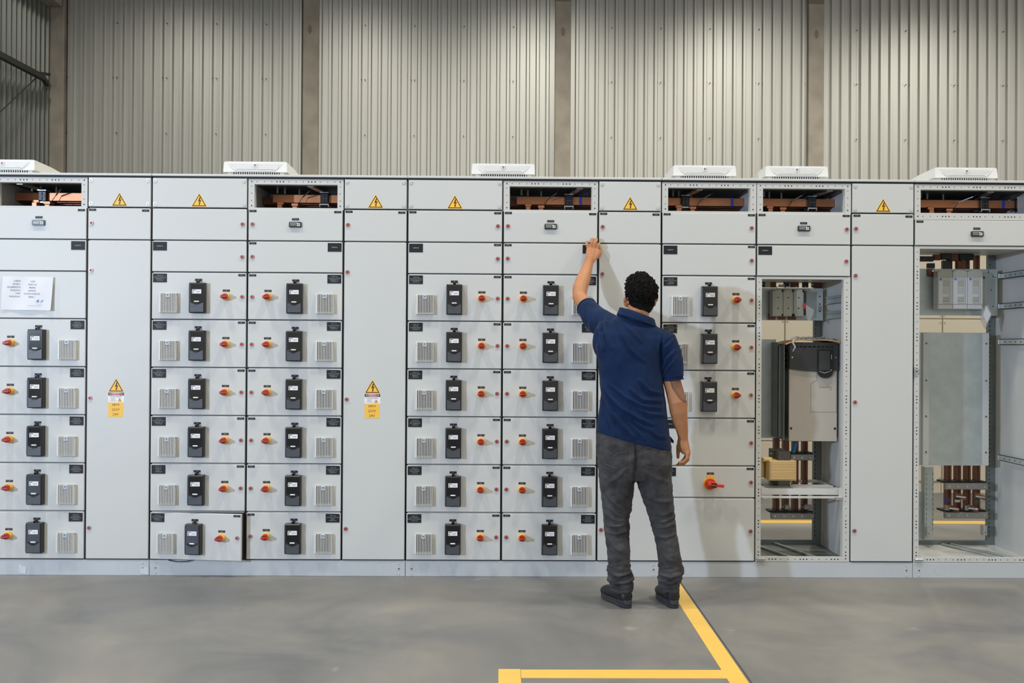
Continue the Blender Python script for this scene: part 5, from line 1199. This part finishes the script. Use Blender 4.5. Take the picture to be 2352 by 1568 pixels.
for pk, arc in (([(1.148,-0.86,0.9432), (1.283,-0.86,0.9249), (1.279,-0.86,0.8109), (1.23,-0.86,0.7798), (1.158,-0.86,0.8056)], [(1.158,-0.86,0.8744), (1.181,-0.86,0.8769), (1.215,-0.86,0.851), (1.243,-0.86,0.8677), (1.281,-0.86,0.875)]),
                ([(1.381,-0.86,0.8969), (1.502,-0.86,0.9022), (1.51,-0.86,0.8168), (1.458,-0.86,0.7809), (1.382,-0.86,0.7971)], [(1.381,-0.86,0.8684), (1.415,-0.86,0.878), (1.458,-0.86,0.8521), (1.481,-0.86,0.8689), (1.507,-0.86,0.8737)])):
    cx = sum(p[0] for p in pk)/5; cz = sum(p[2] for p in pk)/5; m = MB(); g = []; nn_ = 10
    # pocket patch draped on the seat: fan grid between centre and outline
    outl = []
    for i in range(5):
        for j_ in range(6): outl.append(Vector(pk[i]).lerp(Vector(pk[(i+1) % 5]), j_/6))
    vs = []
    for r_ in range(6):
        for p in outl:
            x = cx+(p.x-cx)*r_/5; z = cz+(p.z-cz)*r_/5; h = cast(jt, x, z, .0035 if r_ < 5 else .0004); vs.append(tuple(h) if h else (x, -.8, z))
    k = len(outl); m.add(vs, [(a*k+i, a*k+(i+1) % k, (a+1)*k+(i+1) % k, (a+1)*k+i) for a in range(5) for i in range(k)], 'jeans'); part('back_pocket', m, jeans, smooth=True)
    seam(jt, pk+[pk[0]], .0011, 'stitch', jeans, off=.0032); seam(jt, arc, .0009, 'stitch', jeans, off=.0042)
seam(jt, [(1.338,-0.86,0.9109), (1.331,-0.86,0.8206), (1.329,-0.85,0.7482)], .0012, 'stitch', jeans)
# shoes
def shoe(name_, lab, loc, ang):
    u = MB(); u.loft([((0, .004, .055), (.026, 0, 0), (0, 0, .026)), ((0, .020, .060), (.036, 0, 0), (0, 0, .040)), ((0, .06, .063), (.041, 0, 0), (0, 0, .046)), ((0, .11, .058), (.041, 0, 0), (0, 0, .040)), ((-.002, .16, .050), (.045, 0, 0), (0, 0, .034)),
                     ((-.004, .21, .048), (.049, 0, 0), (0, 0, .034)), ((-.005, .25, .046), (.047, 0, 0), (0, 0, .033)), ((-.005, .28, .042), (.038, 0, 0), (0, 0, .026)), ((-.005, .297, .036), (.022, 0, 0), (0, 0, .014))], 'ruler', 24)
    u.loft([((0, .050, .07), (.040, 0, 0), (0, .048, 0)), ((0, .050, .118), (.039, 0, 0), (0, .050, 0)), ((0, .050, .126), (.036, 0, 0), (0, .047, 0))], 'ruler', 24)
    um = fuse(u, .004, 4, 'upper'); sh = link(name_, um, man, loc, (0, 0, ang)); sh['label'] = lab
    m = MB(); n = 40; out = []
    for i in range(n):
        t = 2*PI*i/n; y = .146-.158*math.cos(t); w = (.041 if y < .10 else .041+.009*min(1, (y-.10)/.1)); x = w*math.copysign(abs(math.sin(t))**.62, math.sin(t)); 
        if .09 < y < .15: x *= .94
        out.append((x-.004*(y > .15), y))
    rows = [(.0, .93), (.004, .99), (.014, 1.0), (.017, .965), (.020, 1.0), (.030, 1.0), (.034, .97)]
    vs = []
    for z, f in rows:
        for (x, y) in out:
            hz = z*(1+.35*max(0, 1-abs(y-.0)/.09)) if z > .02 else z; arch = .006*max(0, 1-abs(y-.125)/.03) if z < .002 else 0
            vs.append((x*f, .146+(y-.146)*f, hz+arch))
    m.add(vs, [(a*n+i, a*n+(i+1) % n, (a+1)*n+(i+1) % n, (a+1)*n+i) for a in range(len(rows)-1) for i in range(n)]+[tuple(range(n-1, -1, -1)), tuple(range((len(rows)-1)*n, len(rows)*n))], 'sole')
    for i in range(4): m.box(-.040, .034, .185+.022*i, .193+.022*i, .0003, .007, 'hole')
    for i in range(3): m.box(-.033, .033, .030+.022*i, .036+.022*i, .0003, .007, 'hole')
    o = part('sole', m, sh); autosmooth(o, 50)
    t = MB().tube([(.0415*math.cos(PI*i/12+PI), .020+.03*math.sin(PI*i/12+PI)*-1*-.9, .052+.010*math.sin(PI*i/12)) for i in range(13)], .0018, 'sole', 6)
    t2 = MB(); t2.cbox(-.022, .022, -.001, .012, .062, .088, .003, 'ruler'); part('heel_counter', t2, sh)
    return sh
shoe('shoe', 'shoe turned outwards, seen from its outer side', ((1.288,-0.7866)[0]+.016, (1.288,-0.7866)[1]+.014, 0), math.radians(19))
shoe('shoe', 'shoe seen from the heel', ((1.549,-0.7835)[0]+.012, (1.549,-0.7835)[1]+.014, 0), math.radians(5))

# hair
h_ = MB(); h_.ball(hp(0, -.018, .028), (.083, .098, .096), 'hair', HR, 28, 20); h_.ball(hp(0, -.034, -.045), (.072, .066, .066), 'hair', HR, 22, 16); h_.ball(hp(0, .035, .060), (.076, .062, .062), 'hair', HR)
hm = fuse(h_, .0045, 3, 'hair'); v, n = arrs(hm); Hi = HR.inverted(); lo = np.array([(Hi @ (Vector(p)-HC))[:] for p in v])
dsp = np.zeros(len(v))
for i in range(len(v)):
    up = min(1, max(0, (lo[i][2]+.055)/.06)); q = v[i]
    dsp[i] = (noise.noise(Vector(q)*60)*.014+noise.noise(Vector(q)*120)*.008)*(.15+.85*up)-.004*(1-up)
# thin out towards face and ears so the skin comes through
cut = np.clip((lo[:, 1]-.030)/.03, 0, 1)*np.clip((.075-lo[:, 2])/.03, 0, 1); dsp -= .06*cut
ear = np.clip((lo[:, 1]+.022)/.02, 0, 1)*np.clip((-.0-lo[:, 2])/.02, 0, 1); dsp -= .04*ear
vv = v+n*dsp[:, None]; setv(hm, vv); hair = link('hair', hm, man)
cur = MB(); idx = [i for i in range(len(v)) if lo[i][2] > -.045 and cut[i] < .1 and ear[i] < .1]
for q in range(1700):
    i = rnd.choice(idx); p = Vector(vv[i]); nn_ = Vector(n[i]); a = nn_.orthogonal().normalized(); a = Matrix.Rotation(rnd.random()*6.28, 3, nn_) @ a; bb = nn_.cross(a); R_ = rnd.uniform(.004, .0085); t0 = rnd.random()*6
    sc = .55 if lo[i][2] < -.01 else 1
    pts = [p+nn_*(.0003+.0060*rnd.random()*sc*math.sin(PI*k/6))+(a*math.cos(t0+k*.62)+bb*math.sin(t0+k*.62))*R_*sc for k in range(7)]
    cur.tube(pts, [.0006, .0013, .0018, .0019, .0018, .0013, .0006], 'hair', 5)
part('curls', cur, hair, smooth=True, kind='stuff')
